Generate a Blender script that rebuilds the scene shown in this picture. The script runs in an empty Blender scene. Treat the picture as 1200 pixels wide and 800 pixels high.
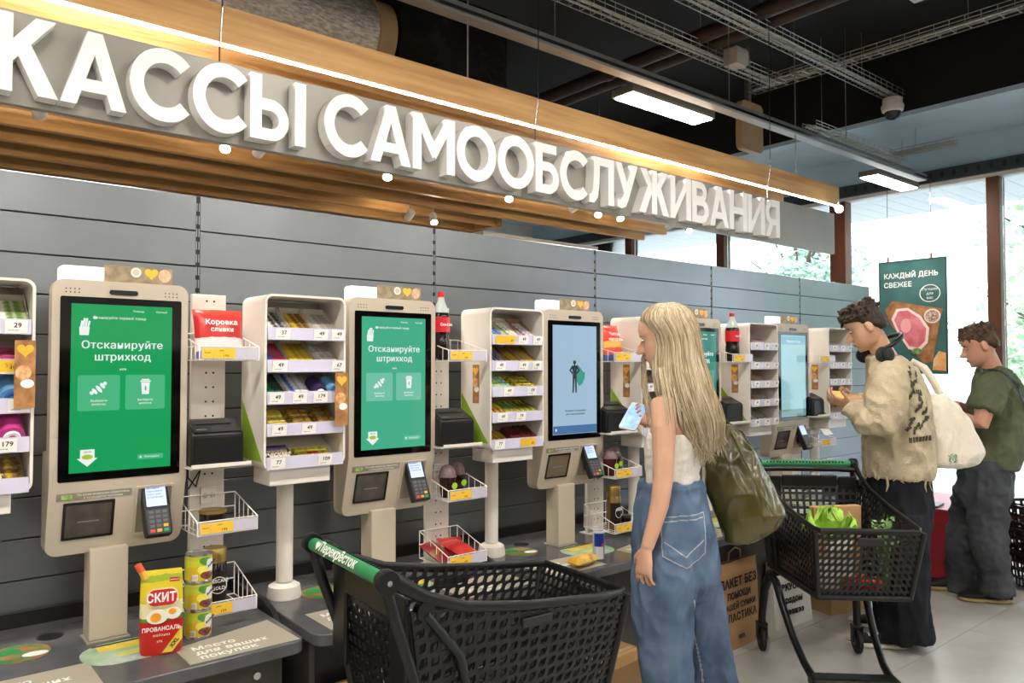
import bpy, bmesh, math, random
from mathutils import Vector, Matrix, noise
random.seed(7)
S = bpy.context.scene
COL = S.collection
PI = math.pi
TH = math.radians(39.6)

# ------------------------------------------------------------------ camera
cam = bpy.data.cameras.new('camera'); cam.sensor_width = 36.0; cam.lens = 27.0
cam.clip_start = 0.05; cam.clip_end = 300
camo = bpy.data.objects.new('camera', cam); COL.objects.link(camo)
camo.location = (0, 0, 1.47); camo.rotation_euler = (math.radians(91.72), 0, -TH)
S.camera = camo
# ------------------------------------------------------------------ sky, exposure
w = bpy.data.worlds.new('sky'); S.world = w; w.use_nodes = True
bg = w.node_tree.nodes['Background']
bg.inputs[0].default_value = (0.9, 0.955, 1.0, 1); bg.inputs[1].default_value = 8.5
S.view_settings.view_transform = 'Standard'; S.view_settings.look = 'None'
S.view_settings.gamma = 1.0; S.view_settings.use_curve_mapping = False
S.view_settings.exposure = 0.0
LAMP_E = 90.0      # emission of the ceiling lamp diffusers
SPOT_E = 420.0

# ------------------------------------------------------------------ helpers
def lin(h):
    h = h.lstrip('#'); o = []
    for i in (0, 2, 4):
        c = int(h[i:i+2], 16) / 255
        o.append(c / 12.92 if c <= 0.04045 else ((c + 0.055) / 1.055) ** 2.4)
    return tuple(o)
MATS = {}
def mat(name, hx, rough=.5, metal=0., var=.06, scale=6., bump=0., bscale=60., stretch=None, emit=0., ecol=None,
        alpha=1., trans=0., coat=0., spec=.5, second=None, detail=3., ior=1.45):
    if name in MATS: return MATS[name]
    m = bpy.data.materials.new(name); m.use_nodes = True; nt = m.node_tree
    b = nt.nodes['Principled BSDF']; c = lin(hx)
    b.inputs['Roughness'].default_value = rough; b.inputs['Metallic'].default_value = metal
    b.inputs['Specular IOR Level'].default_value = spec; b.inputs['IOR'].default_value = ior
    if coat: b.inputs['Coat Weight'].default_value = coat; b.inputs['Coat Roughness'].default_value = .08
    if alpha < 1: b.inputs['Alpha'].default_value = alpha
    if trans: b.inputs['Transmission Weight'].default_value = trans
    tc = nt.nodes.new('ShaderNodeTexCoord'); mp = nt.nodes.new('ShaderNodeMapping')
    nt.links.new(tc.outputs['Object'], mp.inputs[0])
    if stretch: mp.inputs['Scale'].default_value = stretch
    nz = nt.nodes.new('ShaderNodeTexNoise'); nz.inputs['Scale'].default_value = scale; nz.inputs['Detail'].default_value = detail
    nt.links.new(mp.outputs[0], nz.inputs[0])
    rp = nt.nodes.new('ShaderNodeValToRGB'); rp.color_ramp.elements[0].position = .35; rp.color_ramp.elements[1].position = .65
    if second: a, d = c, lin(second)
    else: a = tuple(v * (1 - var) for v in c); d = tuple(min(1, v * (1 + var)) for v in c)
    rp.color_ramp.elements[0].color = (*a, 1); rp.color_ramp.elements[1].color = (*d, 1)
    nt.links.new(nz.outputs[0], rp.inputs[0]); nt.links.new(rp.outputs[0], b.inputs['Base Color'])
    if bump:
        n2 = nt.nodes.new('ShaderNodeTexNoise'); n2.inputs['Scale'].default_value = bscale; n2.inputs['Detail'].default_value = 4
        nt.links.new(mp.outputs[0], n2.inputs[0])
        bp = nt.nodes.new('ShaderNodeBump'); bp.inputs['Strength'].default_value = bump; bp.inputs['Distance'].default_value = .01
        nt.links.new(n2.outputs[0], bp.inputs['Height']); nt.links.new(bp.outputs[0], b.inputs['Normal'])
    if emit:
        b.inputs['Emission Color'].default_value = (*(lin(ecol) if ecol else c), 1); b.inputs['Emission Strength'].default_value = emit
    MATS[name] = m
    return m
def glass_mat(name, tint='FFFFFF', refl=.08, rough=.02):
    if name in MATS: return MATS[name]
    m = bpy.data.materials.new(name); m.use_nodes = True; nt = m.node_tree
    nt.nodes.remove(nt.nodes['Principled BSDF']); out = nt.nodes['Material Output']
    t = nt.nodes.new('ShaderNodeBsdfTransparent'); t.inputs[0].default_value = (*lin(tint), 1)
    g = nt.nodes.new('ShaderNodeBsdfGlossy'); g.inputs['Roughness'].default_value = rough
    fr = nt.nodes.new('ShaderNodeFresnel'); fr.inputs[0].default_value = 1.45
    ma = nt.nodes.new('ShaderNodeMath'); ma.operation = 'MULTIPLY_ADD'; ma.inputs[1].default_value = 1.0; ma.inputs[2].default_value = refl * .3
    nt.links.new(fr.outputs[0], ma.inputs[0])
    mx = nt.nodes.new('ShaderNodeMixShader'); nt.links.new(ma.outputs[0], mx.inputs[0])
    nt.links.new(t.outputs[0], mx.inputs[1]); nt.links.new(g.outputs[0], mx.inputs[2]); nt.links.new(mx.outputs[0], out.inputs[0])
    MATS[name] = m
    return m
def wood_mat(name, a, b2, axis=(0.6, 9, 9), rough=.5, bump=.15):
    if name in MATS: return MATS[name]
    return mat(name, a, rough, second=b2, scale=3., stretch=axis, detail=7., bump=bump, bscale=12)

class MB:
    def __init__(s): s.v = []; s.f = []; s.mi = []; s.cur = 0
    def add(s, vs, fs):
        o = len(s.v); s.v += [tuple(v) for v in vs]
        for f in fs: s.f.append(tuple(i + o for i in f)); s.mi.append(s.cur)
        return s
    def box(s, x0, x1, y0, y1, z0, z1, M=None):
        vs = [Vector((x, y, z)) for z in (z0, z1) for y in (y0, y1) for x in (x0, x1)]
        if M: vs = [M @ v for v in vs]
        return s.add(vs, [(0, 2, 3, 1), (4, 5, 7, 6), (0, 1, 5, 4), (2, 6, 7, 3), (0, 4, 6, 2), (1, 3, 7, 5)])
    def prism(s, poly, a, b, plane='xz', M=None):
        # poly: list of 2d points; plane xz extruded in y, xy in z, yz in x
        def P(p, t):
            if plane == 'xz': v = Vector((p[0], t, p[1]))
            elif plane == 'xy': v = Vector((p[0], p[1], t))
            else: v = Vector((t, p[0], p[1]))
            return M @ v if M else v
        n = len(poly)
        vs = [P(p, a) for p in poly] + [P(p, b) for p in poly]
        fs = [tuple(range(n)), tuple(range(2 * n - 1, n - 1, -1))]
        fs += [(i, i + n, (i + 1) % n + n, (i + 1) % n) for i in range(n)]
        return s.add(vs, fs)
    def ringprism(s, outer, inner, a, b, plane='xz', M=None):
        def P(p, t):
            if plane == 'xz': v = Vector((p[0], t, p[1]))
            elif plane == 'xy': v = Vector((p[0], p[1], t))
            else: v = Vector((t, p[0], p[1]))
            return M @ v if M else v
        n = len(outer)
        vs = [P(p, a) for p in outer] + [P(p, a) for p in inner] + [P(p, b) for p in outer] + [P(p, b) for p in inner]
        fs = []
        for i in range(n):
            j = (i + 1) % n
            fs += [(i, j, j + n, i + n), (i + 2*n, i + 3*n, j + 3*n, j + 2*n), (i, i + 2*n, j + 2*n, j), (i + n, j + n, j + 3*n, i + 3*n)]
        return s.add(vs, fs)
    def loft(s, rings, cap=True, closed=True):
        n = len(rings[0]); vs = [p for r in rings for p in r]; fs = []
        for k in range(len(rings) - 1):
            for i in range(n if closed else n - 1):
                j = (i + 1) % n
                fs.append((k*n + i, k*n + j, (k+1)*n + j, (k+1)*n + i))
        if cap:
            fs.append(tuple(range(n - 1, -1, -1))); fs.append(tuple(range((len(rings)-1)*n, len(rings)*n)))
        return s.add(vs, fs)
    def tube(s, pts, r, n=8, M=None, cap=True, flat=1.0):
        pts = [Vector(p) for p in pts]
        if M: pts = [M @ p for p in pts]
        rs = r if isinstance(r, (list, tuple)) else [r] * len(pts)
        rings = []; up = None
        for i, p in enumerate(pts):
            d = (pts[min(i+1, len(pts)-1)] - pts[max(i-1, 0)]).normalized()
            if up is None:
                up = Vector((0, 0, 1)) if abs(d.z) < .9 else Vector((0, 1, 0))
            a = d.cross(up)
            if a.length < 1e-5: a = d.cross(Vector((1, 0, 0)))
            a.normalize(); b = a.cross(d).normalized(); up = b
            rings.append([p + a * (rs[i] * math.cos(t)) + b * (rs[i] * flat * math.sin(t)) for t in [2*PI*k/n for k in range(n)]])
        return s.loft(rings, cap)
    def lathe(s, prof, n=20, M=None, cx=0, cy=0):
        rings = []
        for r, z in prof:
            ring = [Vector((cx + r*math.cos(2*PI*k/n), cy + r*math.sin(2*PI*k/n), z)) for k in range(n)]
            if M: ring = [M @ p for p in ring]
            rings.append(ring)
        return s.loft(rings)
    def ell(s, c, r, M=None, n=14, m=9):
        rings = []
        for k in range(m + 1):
            t = PI * (k + .02 if k == 0 else (k - .02 if k == m else k)) / m
            ring = [Vector((c[0] + r[0]*math.sin(t)*math.cos(2*PI*i/n), c[1] + r[1]*math.sin(t)*math.sin(2*PI*i/n), c[2] - r[2]*math.cos(t))) for i in range(n)]
            if M: ring = [M @ p for p in ring]
            rings.append(ring)
        return s.loft(rings)
    def rings(s, rr, n=20, M=None):
        # rr: (x, y, z, rx, ry, yawdeg[, power])
        out = []
        for r in rr:
            x, y, z, rx, ry, yw = r[:6]; pw = r[6] if len(r) > 6 else 1.0
            c, sn = math.cos(math.radians(yw)), math.sin(math.radians(yw)); ring = []
            for k in range(n):
                t = 2*PI*k/n; a = math.cos(t); b = math.sin(t)
                a = math.copysign(abs(a)**pw, a) * rx; b = math.copysign(abs(b)**pw, b) * ry
                p = Vector((x + a*c - b*sn, y + a*sn + b*c, z)); ring.append(M @ p if M else p)
            out.append(ring)
        return s.loft(out)
    def mesh(s, name, mats, smooth=None):
        me = bpy.data.meshes.new(name); me.from_pydata(s.v, [], s.f); me.validate(clean_customdata=False)
        for m in (mats if isinstance(mats, (list, tuple)) else [mats]): me.materials.append(m)
        if any(s.mi) and len(me.polygons) == len(s.mi): me.polygons.foreach_set('material_index', s.mi)
        bm = bmesh.new(); bm.from_mesh(me); bmesh.ops.recalc_face_normals(bm, faces=bm.faces); bm.to_mesh(me); bm.free()
        if smooth is not None:
            me.polygons.foreach_set('use_smooth', [True] * len(me.polygons))
            if smooth < 180: me.set_sharp_from_angle(angle=math.radians(smooth))
        me.update()
        return me
    def build(s, name, mats, parent=None, smooth=None, bevel=0, seg=2, M=None):
        return put(name, s.mesh(name, mats, smooth), parent, M, bevel, seg)
def put(name, me, parent=None, M=None, bevel=0, seg=2):
    o = bpy.data.objects.new(name, me); COL.objects.link(o)
    if parent: o.parent = parent
    if M is not None: o.matrix_local = M
    if bevel:
        b = o.modifiers.new('bevel', 'BEVEL'); b.width = bevel; b.segments = seg; b.limit_method = 'ANGLE'; b.angle_limit = math.radians(40)
        b.harden_normals = False
    return o
def box(name, m, parent, x0, x1, y0, y1, z0, z1, bevel=0, M=None, seg=2):
    return MB().box(x0, x1, y0, y1, z0, z1).build(name, m, parent, None, bevel, seg, M)
def tag(o, label, cat, group=None, kind=None):
    if label: o['label'] = label
    if cat: o['category'] = cat
    if group: o['group'] = group
    if kind: o['kind'] = kind
    return o
def thing(name, label, cat, loc=(0, 0, 0), rz=0., group=None, kind=None):
    o = bpy.data.objects.new(name, None); COL.objects.link(o); o.empty_display_size = .1
    o.location = loc; o.rotation_euler = (0, 0, rz)
    return tag(o, label, cat, group, kind)
def struct(o): o['kind'] = 'structure'; return o
KIDS = {}
def copy_tree(o, parent=None):
    c = o.copy(); COL.objects.link(c); c.parent = parent
    for ch in list(o.children): copy_tree(ch, c)
    return c
def T(x=0, y=0, z=0): return Matrix.Translation((x, y, z))
def RX(d): return Matrix.Rotation(math.radians(d), 4, 'X')
def RY(d): return Matrix.Rotation(math.radians(d), 4, 'Y')
def RZ(d): return Matrix.Rotation(math.radians(d), 4, 'Z')
FRONT = RX(90)       # lettering lying in xz, read from -y
TXT = {}
def text(s, size, m, parent, M, ext=.0004, off=0., align='CENTER', name='lettering', xs=1.):
    k = (s, size, ext, off, align, m.name, xs)
    if k not in TXT:
        cu = bpy.data.curves.new('t', 'FONT'); cu.body = s; cu.size = size; cu.extrude = ext; cu.offset = off
        cu.align_x = align; cu.align_y = 'CENTER'; cu.space_character = 1.06; cu.resolution_u = 3
        ob = bpy.data.objects.new('t', cu); me = bpy.data.meshes.new_from_object(ob)
        bpy.data.objects.remove(ob); bpy.data.curves.remove(cu)
        me.materials.clear(); me.materials.append(m)
        if xs != 1.: me.transform(Matrix.Diagonal((xs, 1, 1, 1)))
        TXT[k] = me
    return put(name, TXT[k], parent, M)
def rrect(x0, x1, z0, z1, r, n=5):
    p = []
    for cx, cz, a in ((x1-r, z1-r, 0), (x0+r, z1-r, 90), (x0+r, z0+r, 180), (x1-r, z0+r, 270)):
        for k in range(n + 1):
            t = math.radians(a + 90*k/n); p.append((cx + r*math.cos(t), cz + r*math.sin(t)))
    return p
def circ(cx, cz, r, n=20, rz=None): return [(cx + r*math.cos(2*PI*k/n), cz + (rz or r)*math.sin(2*PI*k/n)) for k in range(n)]
def heart(cx, cz, r):
    p = []
    for k in range(24):
        t = 2*PI*k/24
        p.append((cx + r*math.sin(t)**3, cz + r*(13*math.cos(t) - 5*math.cos(2*t) - 2*math.cos(3*t) - math.cos(4*t))/16))
    return p
def flat(name, poly, m, parent, y=0., th=.0006, plane='xz', M=None):
    return MB().prism(poly, y, y - th, plane).build(name, m, parent, None, 0, 2, M)
def rect(x0, x1, z0, z1): return [(x0, z0), (x1, z0), (x1, z1), (x0, z1)]

# ------------------------------------------------------------------ common materials
GREIGE = mat('greige_coat', 'C0B4A3', .45, var=.03, bump=.02, bscale=300)
WHITE = mat('white_coat', 'E4DED6', .42, var=.02)
WIRE = mat('white_wire', 'F0ECE6', .4, var=.02)
BLACK = mat('black_plastic', '141414', .38, var=.2)
BLKPL = mat('black_cart_plastic', '121314', .36, var=.25, bump=.05, bscale=200)
GLOSSBLK = mat('black_glass', '060607', .06, var=.2, spec=.6)
PAPERW = mat('white_paper', 'F4F1EC', .7, var=.02)
PAPERY = mat('yellow_tag', 'F2C43A', .6, var=.04)
INK = mat('ink_black', '1A1817', .7, var=.1)
WTXT = mat('white_print', 'F5F5F2', .6, var=.01)
LAV = mat('lavender_rail', 'C9C6DE', .25, var=.05, spec=.6)
STEEL = mat('galvanised', 'A9ABA8', .35, .85, var=.15, scale=30)
CHROME = mat('chrome', 'C8C8C8', .15, 1., var=.05)
# ================================================================== THE SETTING
WOOD = wood_mat('oak_board', 'B4854E', 'D2A66C')
TILE = mat('floor_tile', 'A5A39F', .32, second='BDBAB5', scale=2.2, detail=6., bump=.03, bscale=25)
GROUT = mat('grout', '8B8986', .8)
PANEL = mat('wall_panel_grey', '7C8186', .30, .85, var=.03, bump=.015, bscale=200)
SLOTM = mat('upright_black', '17181A', .5)
DARKC = mat('ceiling_dark', '101214', .8, var=.2)
SKYLITC = mat('ceiling_skylit', 'B9D2E2', .7, var=.08, scale=2)  # blue daylight from the windows is put into this colour
BROWN = mat('brown_mullion', '5B3524', .45, var=.12, stretch=(1, 1, .2))
PLAIN = mat('plaster_white', 'D9D6D0', .8, var=.03)
# floor: slab with large tiles laid on it
fl = struct(box('floor', GROUT, None, -6, 7.9, -13, 9, -.2, -.004))
tw, tl = .6, 1.2
tme = MB().box(-tl/2+.0012, tl/2-.0012, -tw/2+.0012, tw/2-.0012, -.004, 0).mesh('tile', TILE)
for i in range(-5, 7):
    for j in range(-10, 15):
        put('tile', tme, fl, T(.5 + i*tl + (.6 if j % 2 else 0), 1.70 - .3 + j*tw, 0))
struct(box('ceiling', DARKC, None, -6, 7.9, -13, 9, 4.2, 4.3))
struct(box('trim_1', SKYLITC, None, 6.83, 7.86, -13, 9, 3.62, 3.66)); struct(box('trim_5', DARKC, None, 6.84, 7.86, -13, 9, 3.661, 4.19))  # bulkhead: underside coloured as lit by the windows, face coloured as shaded
struct(box('wall_left', PLAIN, None, -6.1, -6, -13, 9, -.2, 4.3))
struct(box('wall_behind', PLAIN, None, -6, 7.9, -13.1, -13, -.2, 4.3))
struct(box('wall_far', PLAIN, None, -6, 7.9, 9, 9.1, -.2, 4.3))
col = struct(box('trim_2', PLAIN, None, 4.25, 5.75, 5.55, 6.3, 0, 2.69))
# partition of grey shelving panels with slotted uprights
WY = 3.08
wb = struct(box('wall_back', SLOTM, None, -1.3, 6.47, WY + .018, WY + .06, 0, 2.128))
bay0, bays = .958, 1.104
xs = [bay0 + bays*k for k in range(-2, 6)]
ph = .139
pme = {}
def panel(x0, x1, z0, z1):
    k = (round(x1 - x0, 3), round(z1 - z0, 3))
    if k not in pme: pme[k] = MB().box(.008, k[0]-.008, 0, .016, .002, k[1]-.002).mesh('panel', PANEL)
    put('panel', pme[k], wb, T(x0, WY, z0), .0015, 1)
for k in range(len(xs)):
    x0 = xs[k]; x1 = min(xs[k+1] if k + 1 < len(xs) else 6.47, 6.47)
    z = 2.13
    while z > .5:
        panel(x0, x1, max(z - ph, .45), z); z -= ph
sl = MB()
for q in range(30):
    z = 2.1 - q*.05
    for dx in (-.0045, .0045): sl.box(dx-.0022, dx+.0022, -.0012, .001, z-.032, z)
slme = sl.mesh('slot_row', mat('slot_light', '8E9296', .4))
ume = MB().box(-.009, .009, 0, .017, .45, 2.128).mesh('upright', SLOTM)
for x in xs:
    if x < 6.4:
        u = put('upright', ume, wb, T(x, WY + .004, 0)); put('slot_row', slme, u, T(0, 0, 0))
# window wall at X = 7.9: posts, header, sill, panes
wall_r = struct(box('wall_right', SKYLITC, None, 7.86, 7.98, -13, 9, 3.34, 4.3))  # plaster above the windows, with their daylight painted in as blue
struct(box('wall_right_base', PLAIN, None, 7.86, 7.98, -13, 9, -.2, .06))
posts = [4.055 + 1.475*k for k in range(-11, 4)]
for k, y in enumerate(posts):
    wn = thing('window_%d' % (k + 1), None, None, (7.9, y, 0), kind='structure')
    wd = .17 if k == 11 else .11
    box('mullion', BROWN, wn, -.06, .08, -wd/2, wd/2, .06, 3.2, .004)
    box('pane', glass_mat('window_glass', 'F5F8FC'), wn, .01, .02, wd/2, 1.475 - .06, .06, 3.2)
    box('rail', BROWN, wn, -.03, .05, wd/2, 1.475 - .06, .06, .12)
hd = struct(box('trim_3', mat('header_white', 'DCDCDA', .5), None, 7.84, 7.99, -13, 9, 3.19, 3.225))
ch = struct(box('trim_4', mat('header_channel', '3E444A', .5, .3), None, 7.80, 7.86, -13, 9, 3.226, 3.34))
hm = MB().prism(circ(0, 0, .018, 10, .03), 0, .004, 'yz').mesh('hole', SLOTM)
for q in range(50): put('hole', hm, ch, T(7.797, -1 + q*.105, 3.285))
# soffit boards outside
SOFF = mat('soffit_board', 'E2E8EB', .6, var=.04)
so = struct(box('roof', SLOTM, None, 7.99, 9.38, -13, 10, 3.262, 3.4))
sm = MB().box(0, 1.39, .003, .187, 0, .03).mesh('board', SOFF)
for q in range(80): put('board', sm, so, T(7.99, -5 + q*.19, 3.235))
# outdoors
gr = struct(box('ground', mat('paving_out', '9A9C98', .9, var=.1), None, 7.98, 120, -60, 80, -.3, -.12))
def house(x, y, wx, wy, h, label, hx):
    t = thing('building', label, 'building', (x, y, -.12)); m = mat('facade' + hx, hx, .9, var=.03)
    box('wall', m, t, 0, wx, 0, wy, 0, h)
    box('cornice', m, t, -.2, wx, -.2, wy + .2, h, h + .4)
    gm = MB().box(-.06, .02, 0, 1.6, 0, 1.7).mesh('window', mat('far_window', 'D2DADF', .2))
    for r in range(int(h // 3.2)):
        for c in range(int(wy // 3)): put('window', gm, t, T(0, .8 + c*3, 1.2 + r*3.2))
house(62, 2, 20, 60, 20, 'pale apartment block far beyond the trees', 'E6E6E2')
house(70, -50, 20, 40, 15, 'low cream block seen past the right window edge', 'E2DED2')
LEAF = [mat('leaf_a', '93AE86', .6, second='BCD0B2', scale=2), mat('leaf_b', '86A890', .6, second='B4CDBA', scale=2)]
BARK = mat('bark', '5A4B3E', .9, var=.2, bump=.4, bscale=20)
def tree(x, y, h, r, label, k, nl=2600, low=.35):
    t = thing('tree', label, 'tree', (x, y, -.12), 0, 'street trees outside the window')
    tr = MB(); tr.tube([(0, 0, 0), (.05, .02, h*.35), (0, .1, h*.8)], [.16, .12, .04], 8)
    for q in range(6):
        a = q*1.05; tr.tube([(0, 0, h*(.3 + .06*q)), (math.cos(a)*r*.4, math.sin(a)*r*.4, h*(.5 + .06*q)), (math.cos(a)*r*.75, math.sin(a)*r*.75, h*(.58 + .06*q))], [.06, .04, .015], 6)
    tr.build('trunk', BARK, t, 60)
    cr = MB(); rnd = random.Random(k*31 + 5); cl = []
    for q in range(26):
        a = rnd.random()*2*PI; e = rnd.uniform(-.9, 1)
        rr = r*rnd.uniform(.35, .85)*math.sqrt(max(.05, 1 - e*e*.7)); cl.append((rr*math.cos(a), rr*math.sin(a), h*(low + (1-low)/2) + e*h*(1-low)/2*.85))
    for q in range(nl):
        c = rnd.choice(cl); d = Vector((rnd.gauss(0, 1), rnd.gauss(0, 1), rnd.gauss(0, .8))).normalized()*r*.36*rnd.random()**.4
        p = Vector(c) + d; s = rnd.uniform(.09, .17)
        a = Vector((rnd.gauss(0, 1), rnd.gauss(0, 1), rnd.gauss(0, .6))).normalized(); b = a.orthogonal().normalized()
        cr.add([p - a*s, p + b*s*.55, p + a*s, p - b*s*.55], [(0, 1, 2, 3)])
    cr.build('crown', LEAF[k % 2], t)
tree(17, 3.6, 6.2, 2.4, 'pale green street tree behind the meat poster', 0)
tree(15.5, -1.4, 5.2, 2.3, 'leafy street tree behind the man in olive', 1, 3200, .12)
tree(19, -3.4, 6.5, 2.6, 'street tree outside at the photo right edge', 2, 2600, .12)
tree(20, 11.5, 6.6, 1.8, 'tree top seen above the panel wall', 3)
tree(24, 6.5, 5.2, 2.6, 'bushy low tree behind the last candy rack', 4, 2600, .08)
tree(22, 1.5, 5., 2.6, 'distant bushy tree between poster and brown post', 5, 2600, .08)

# unseen shelving added behind the viewer to darken what the panels mirror
def gondola(y, label):
    t = thing('unseen_shelving', label, 'shelving', (0, y, 0)); dk = mat('gondola_grey', '2B2D30', .6); gd = [mat('goods_%d' % q, h, .6, second=h2, scale=4, detail=1) for q, (h, h2) in enumerate((('5A3A30', '2F4A3A'), ('3A4656', '6A5A3A'), ('46302E', '2E3A4A')))]
    box('back', dk, t, -5.5, 6.2, -.02, .02, 0, 1.62); box('plinth', dk, t, -5.5, 6.2, -.4, .4, 0, .15)
    for q in range(4):
        z = .18 + q*.37
        box('shelf', dk, t, -5.5, 6.2, .021, .40, z, z + .03); box('shelf', dk, t, -5.5, 6.2, -.40, -.021, z, z + .03)
        for k in range(13): box('goods_row', gd[(q + k) % 3], t, -5.45 + k*.89, -4.62 + k*.89, .06, .36, z + .0305, z + .26)
gondola(-2.9, 'long unseen dark shelving added behind the viewer for the reflections')
gondola(-6.2, 'second row of unseen dark shelving added far behind the viewer')
# ================================================================== OVERHEAD
cn = thing('wooden_canopy', 'wooden board canopy hanging over the row of checkouts', 'canopy', (2, 4, 2.7))
def plank(y, x1, z0=2.70, h=.145, t=.05, x0=-1.4):
    return box('plank', WOOD, cn, x0 - 2, x1 - 2, y - 4, y - 4 + t, z0 - 2.7, z0 - 2.7 + h, .002)
for n, x1 in enumerate((5.72, 5.5, 5.6, 5.6, 5.6, 5.74, 5.82, 4.22, 4.22, 4.22, 4.22)): plank(2.94 + .34*n, x1)
box('end_board', WOOD, cn, 2.22, 2.27, 1.30, 2.46, 0, .145, .002)
for x in (-.6, 1.9, 4.1): box('cross_bar', STEEL, cn, x - 2, x - 1.97, -1.0, 2.4, .1455, .16)
box('led_profile', mat('led_strip', 'FFF6E8', .4, emit=190, ecol='FFF4E4'), cn, -3.3, 3.70, -1.043, -1.036, -.006, -.0005)
for x in (-.9, 2.2, 5.2):
    for y in (3.0, 5.0): MB().tube([(x - 2, y - 4, .14), (x - 2, y - 4, 1.49)], .004, 5).build('hanger', STEEL, cn)
# ---- sign
SIGNP = mat('sign_grey', '918E88', .38, .15, var=.03)
SIGNW = mat('sign_white', 'F4F3F1', .35, var=.01)
SY = 2.85
sg = thing('checkout_sign', 'long grey sign with raised white Cyrillic letters over the self checkouts', 'sign', (2.4, SY, 2.29))
box('panel', SIGNP, sg, -3.6, .02, 0, .03, 0, .30, .002)
box('panel', SIGNP, sg, .0225, 3.07, 0, .03, 0, .30, .002)
def arc(cx, cz, ro, ri, a0, a1, n=18, sx=1., sz=1.):
    out = []
    for k in range(n):
        t0 = math.radians(a0 + (a1-a0)*k/n); t1 = math.radians(a0 + (a1-a0)*(k+1)/n)
        out.append([(cx + sx*ro*math.cos(t0), cz + sz*ro*math.sin(t0)), (cx + sx*ro*math.cos(t1), cz + sz*ro*math.sin(t1)),
                    (cx + sx*ri*math.cos(t1), cz + sz*ri*math.sin(t1)), (cx + sx*ri*math.cos(t0), cz + sz*ri*math.sin(t0))])
    return out
s_ = .2
def R_(a, b, c, d): return [(a, c), (b, c), (b, d), (a, d)]
def mir(ps, w): return [[(w - x, z) for x, z in p] for p in ps]
def bowl(x, c, ro, ri): return [R_(.195, x, c+ri, c+ro), R_(.195, x, c-ro, c-ri)] + arc(x, c, ro, ri, -90, 90, 12)
Lt = {}
Lt['К'] = (.74, [R_(0, s_, 0, 1), [(s_-.03, .36), (s_-.03, .64), (.47, 1), (.72, 1)], [(.24, .52), (.39, .69), (.76, 0), (.51, 0)]])
Lt['А'] = (.88, [[(0, 0), (.21, 0), (.54, 1), (.34, 1)], [(.88, 0), (.67, 0), (.34, 1), (.54, 1)], R_(.17, .71, .19, .36)])
Lt['С'] = (.88, arc(.5, .5, .52, .315, 42, 318, 26, .97))
Lt['Ы'] = (1.0, [R_(0, s_, 0, 1)] + bowl(.36, .32, .32, .14) + [R_(.79, .99, 0, 1)])
Lt['М'] = (1.0, [R_(0, s_, 0, 1), R_(.8, 1, 0, 1), [(0, 1), (.21, 1), (.575, .42), (.47, .22)], [(1, 1), (.79, 1), (.425, .42), (.53, .22)]])
Lt['О'] = (1.02, arc(.51, .5, .52, .315, 0, 360, 34, .98))
Lt['Б'] = (.7, [R_(0, s_, 0, 1), R_(.195, .62, .82, .998)] + bowl(.38, .32, .32, .14))
Lt['Л'] = (.85, [R_(.65, .85, 0, 1), R_(.2, .82, .82, .997), [(.17, 1), (.37, 1), (.35, .42), (.29, .13), (.17, .0), (.0, 0), (0, .17), (.08, .19), (.13, .3), (.16, .6)]])
Lt['У'] = (.82, [[(.61, 1), (.82, 1), (.47, .2), (.37, .04), (.22, -.01), (.08, .02), (.08, .2), (.18, .18), (.27, .26), (.3, .33)], [(0, 1), (.22, 1), (.49, .44), (.35, .24)]])
_k = [[(.64, .36), (.64, .62), (.88, 1), (1.13, 1)], [(.66, .52), (.81, .69), (1.17, 0), (.92, 0)]]
Lt['Ж'] = (1.17, [R_(.485, .685, 0, 1)] + _k + mir(_k, 1.17))
Lt['И'] = (.86, [R_(0, s_, 0, 1), R_(.66, .86, 0, 1), [(.18, 0), (.18, .28), (.68, 1), (.68, .72)]])
Lt['В'] = (.74, [R_(0, s_, 0, 1)] + bowl(.4, .745, .255, .09) + bowl(.43, .3, .3, .125))
Lt['Н'] = (.84, [R_(0, s_, 0, 1), R_(.64, .84, 0, 1), R_(.18, .66, .41, .59)])
Lt['Я'] = (.76, [R_(.56, .76, 0, 1)] + mir([R_(0, .4, .82, 1), R_(0, .4, .32, .49)] + arc(.4, .66, .34, .17, -90, 90, 12), .76) + [[(.0, 0), (.22, 0), (.46, .38), (.26, .44)]])
word = 'КАССЫ САМООБСЛУЖИВАНИЯ'; adv = []; t_ = 0
for c in word:
    if c == ' ': t_ += .30; continue
    adv.append((c, t_)); t_ += Lt[c][0] + .045
CAP = .245; kx = (4.625 - .262) / (t_ - .045)
lm = {}
for c, a in adv:
    if c not in lm:
        mb = MB()
        for i_, p in enumerate(Lt[c][1]): mb.prism([(x*kx, z*CAP) for x, z in p], -.062 + (i_ % 7)*.0003, -.0005 - (i_ % 7)*.0001)
        lm[c] = mb.mesh('letter', SIGNW)
    put('letter', lm[c], sg, T(.262 + a*kx - 2.4, 0, .022))
for x in (.96, 2.52, 4.6): MB().tube([(x - 2.4, .015, .30), (x - 2.4, .015, .36), (x - 2.4, -.01, .50), (x - 2.4, -.01, 1.88)], .003, 5).build('hanging_wire', CHROME, sg)
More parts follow.
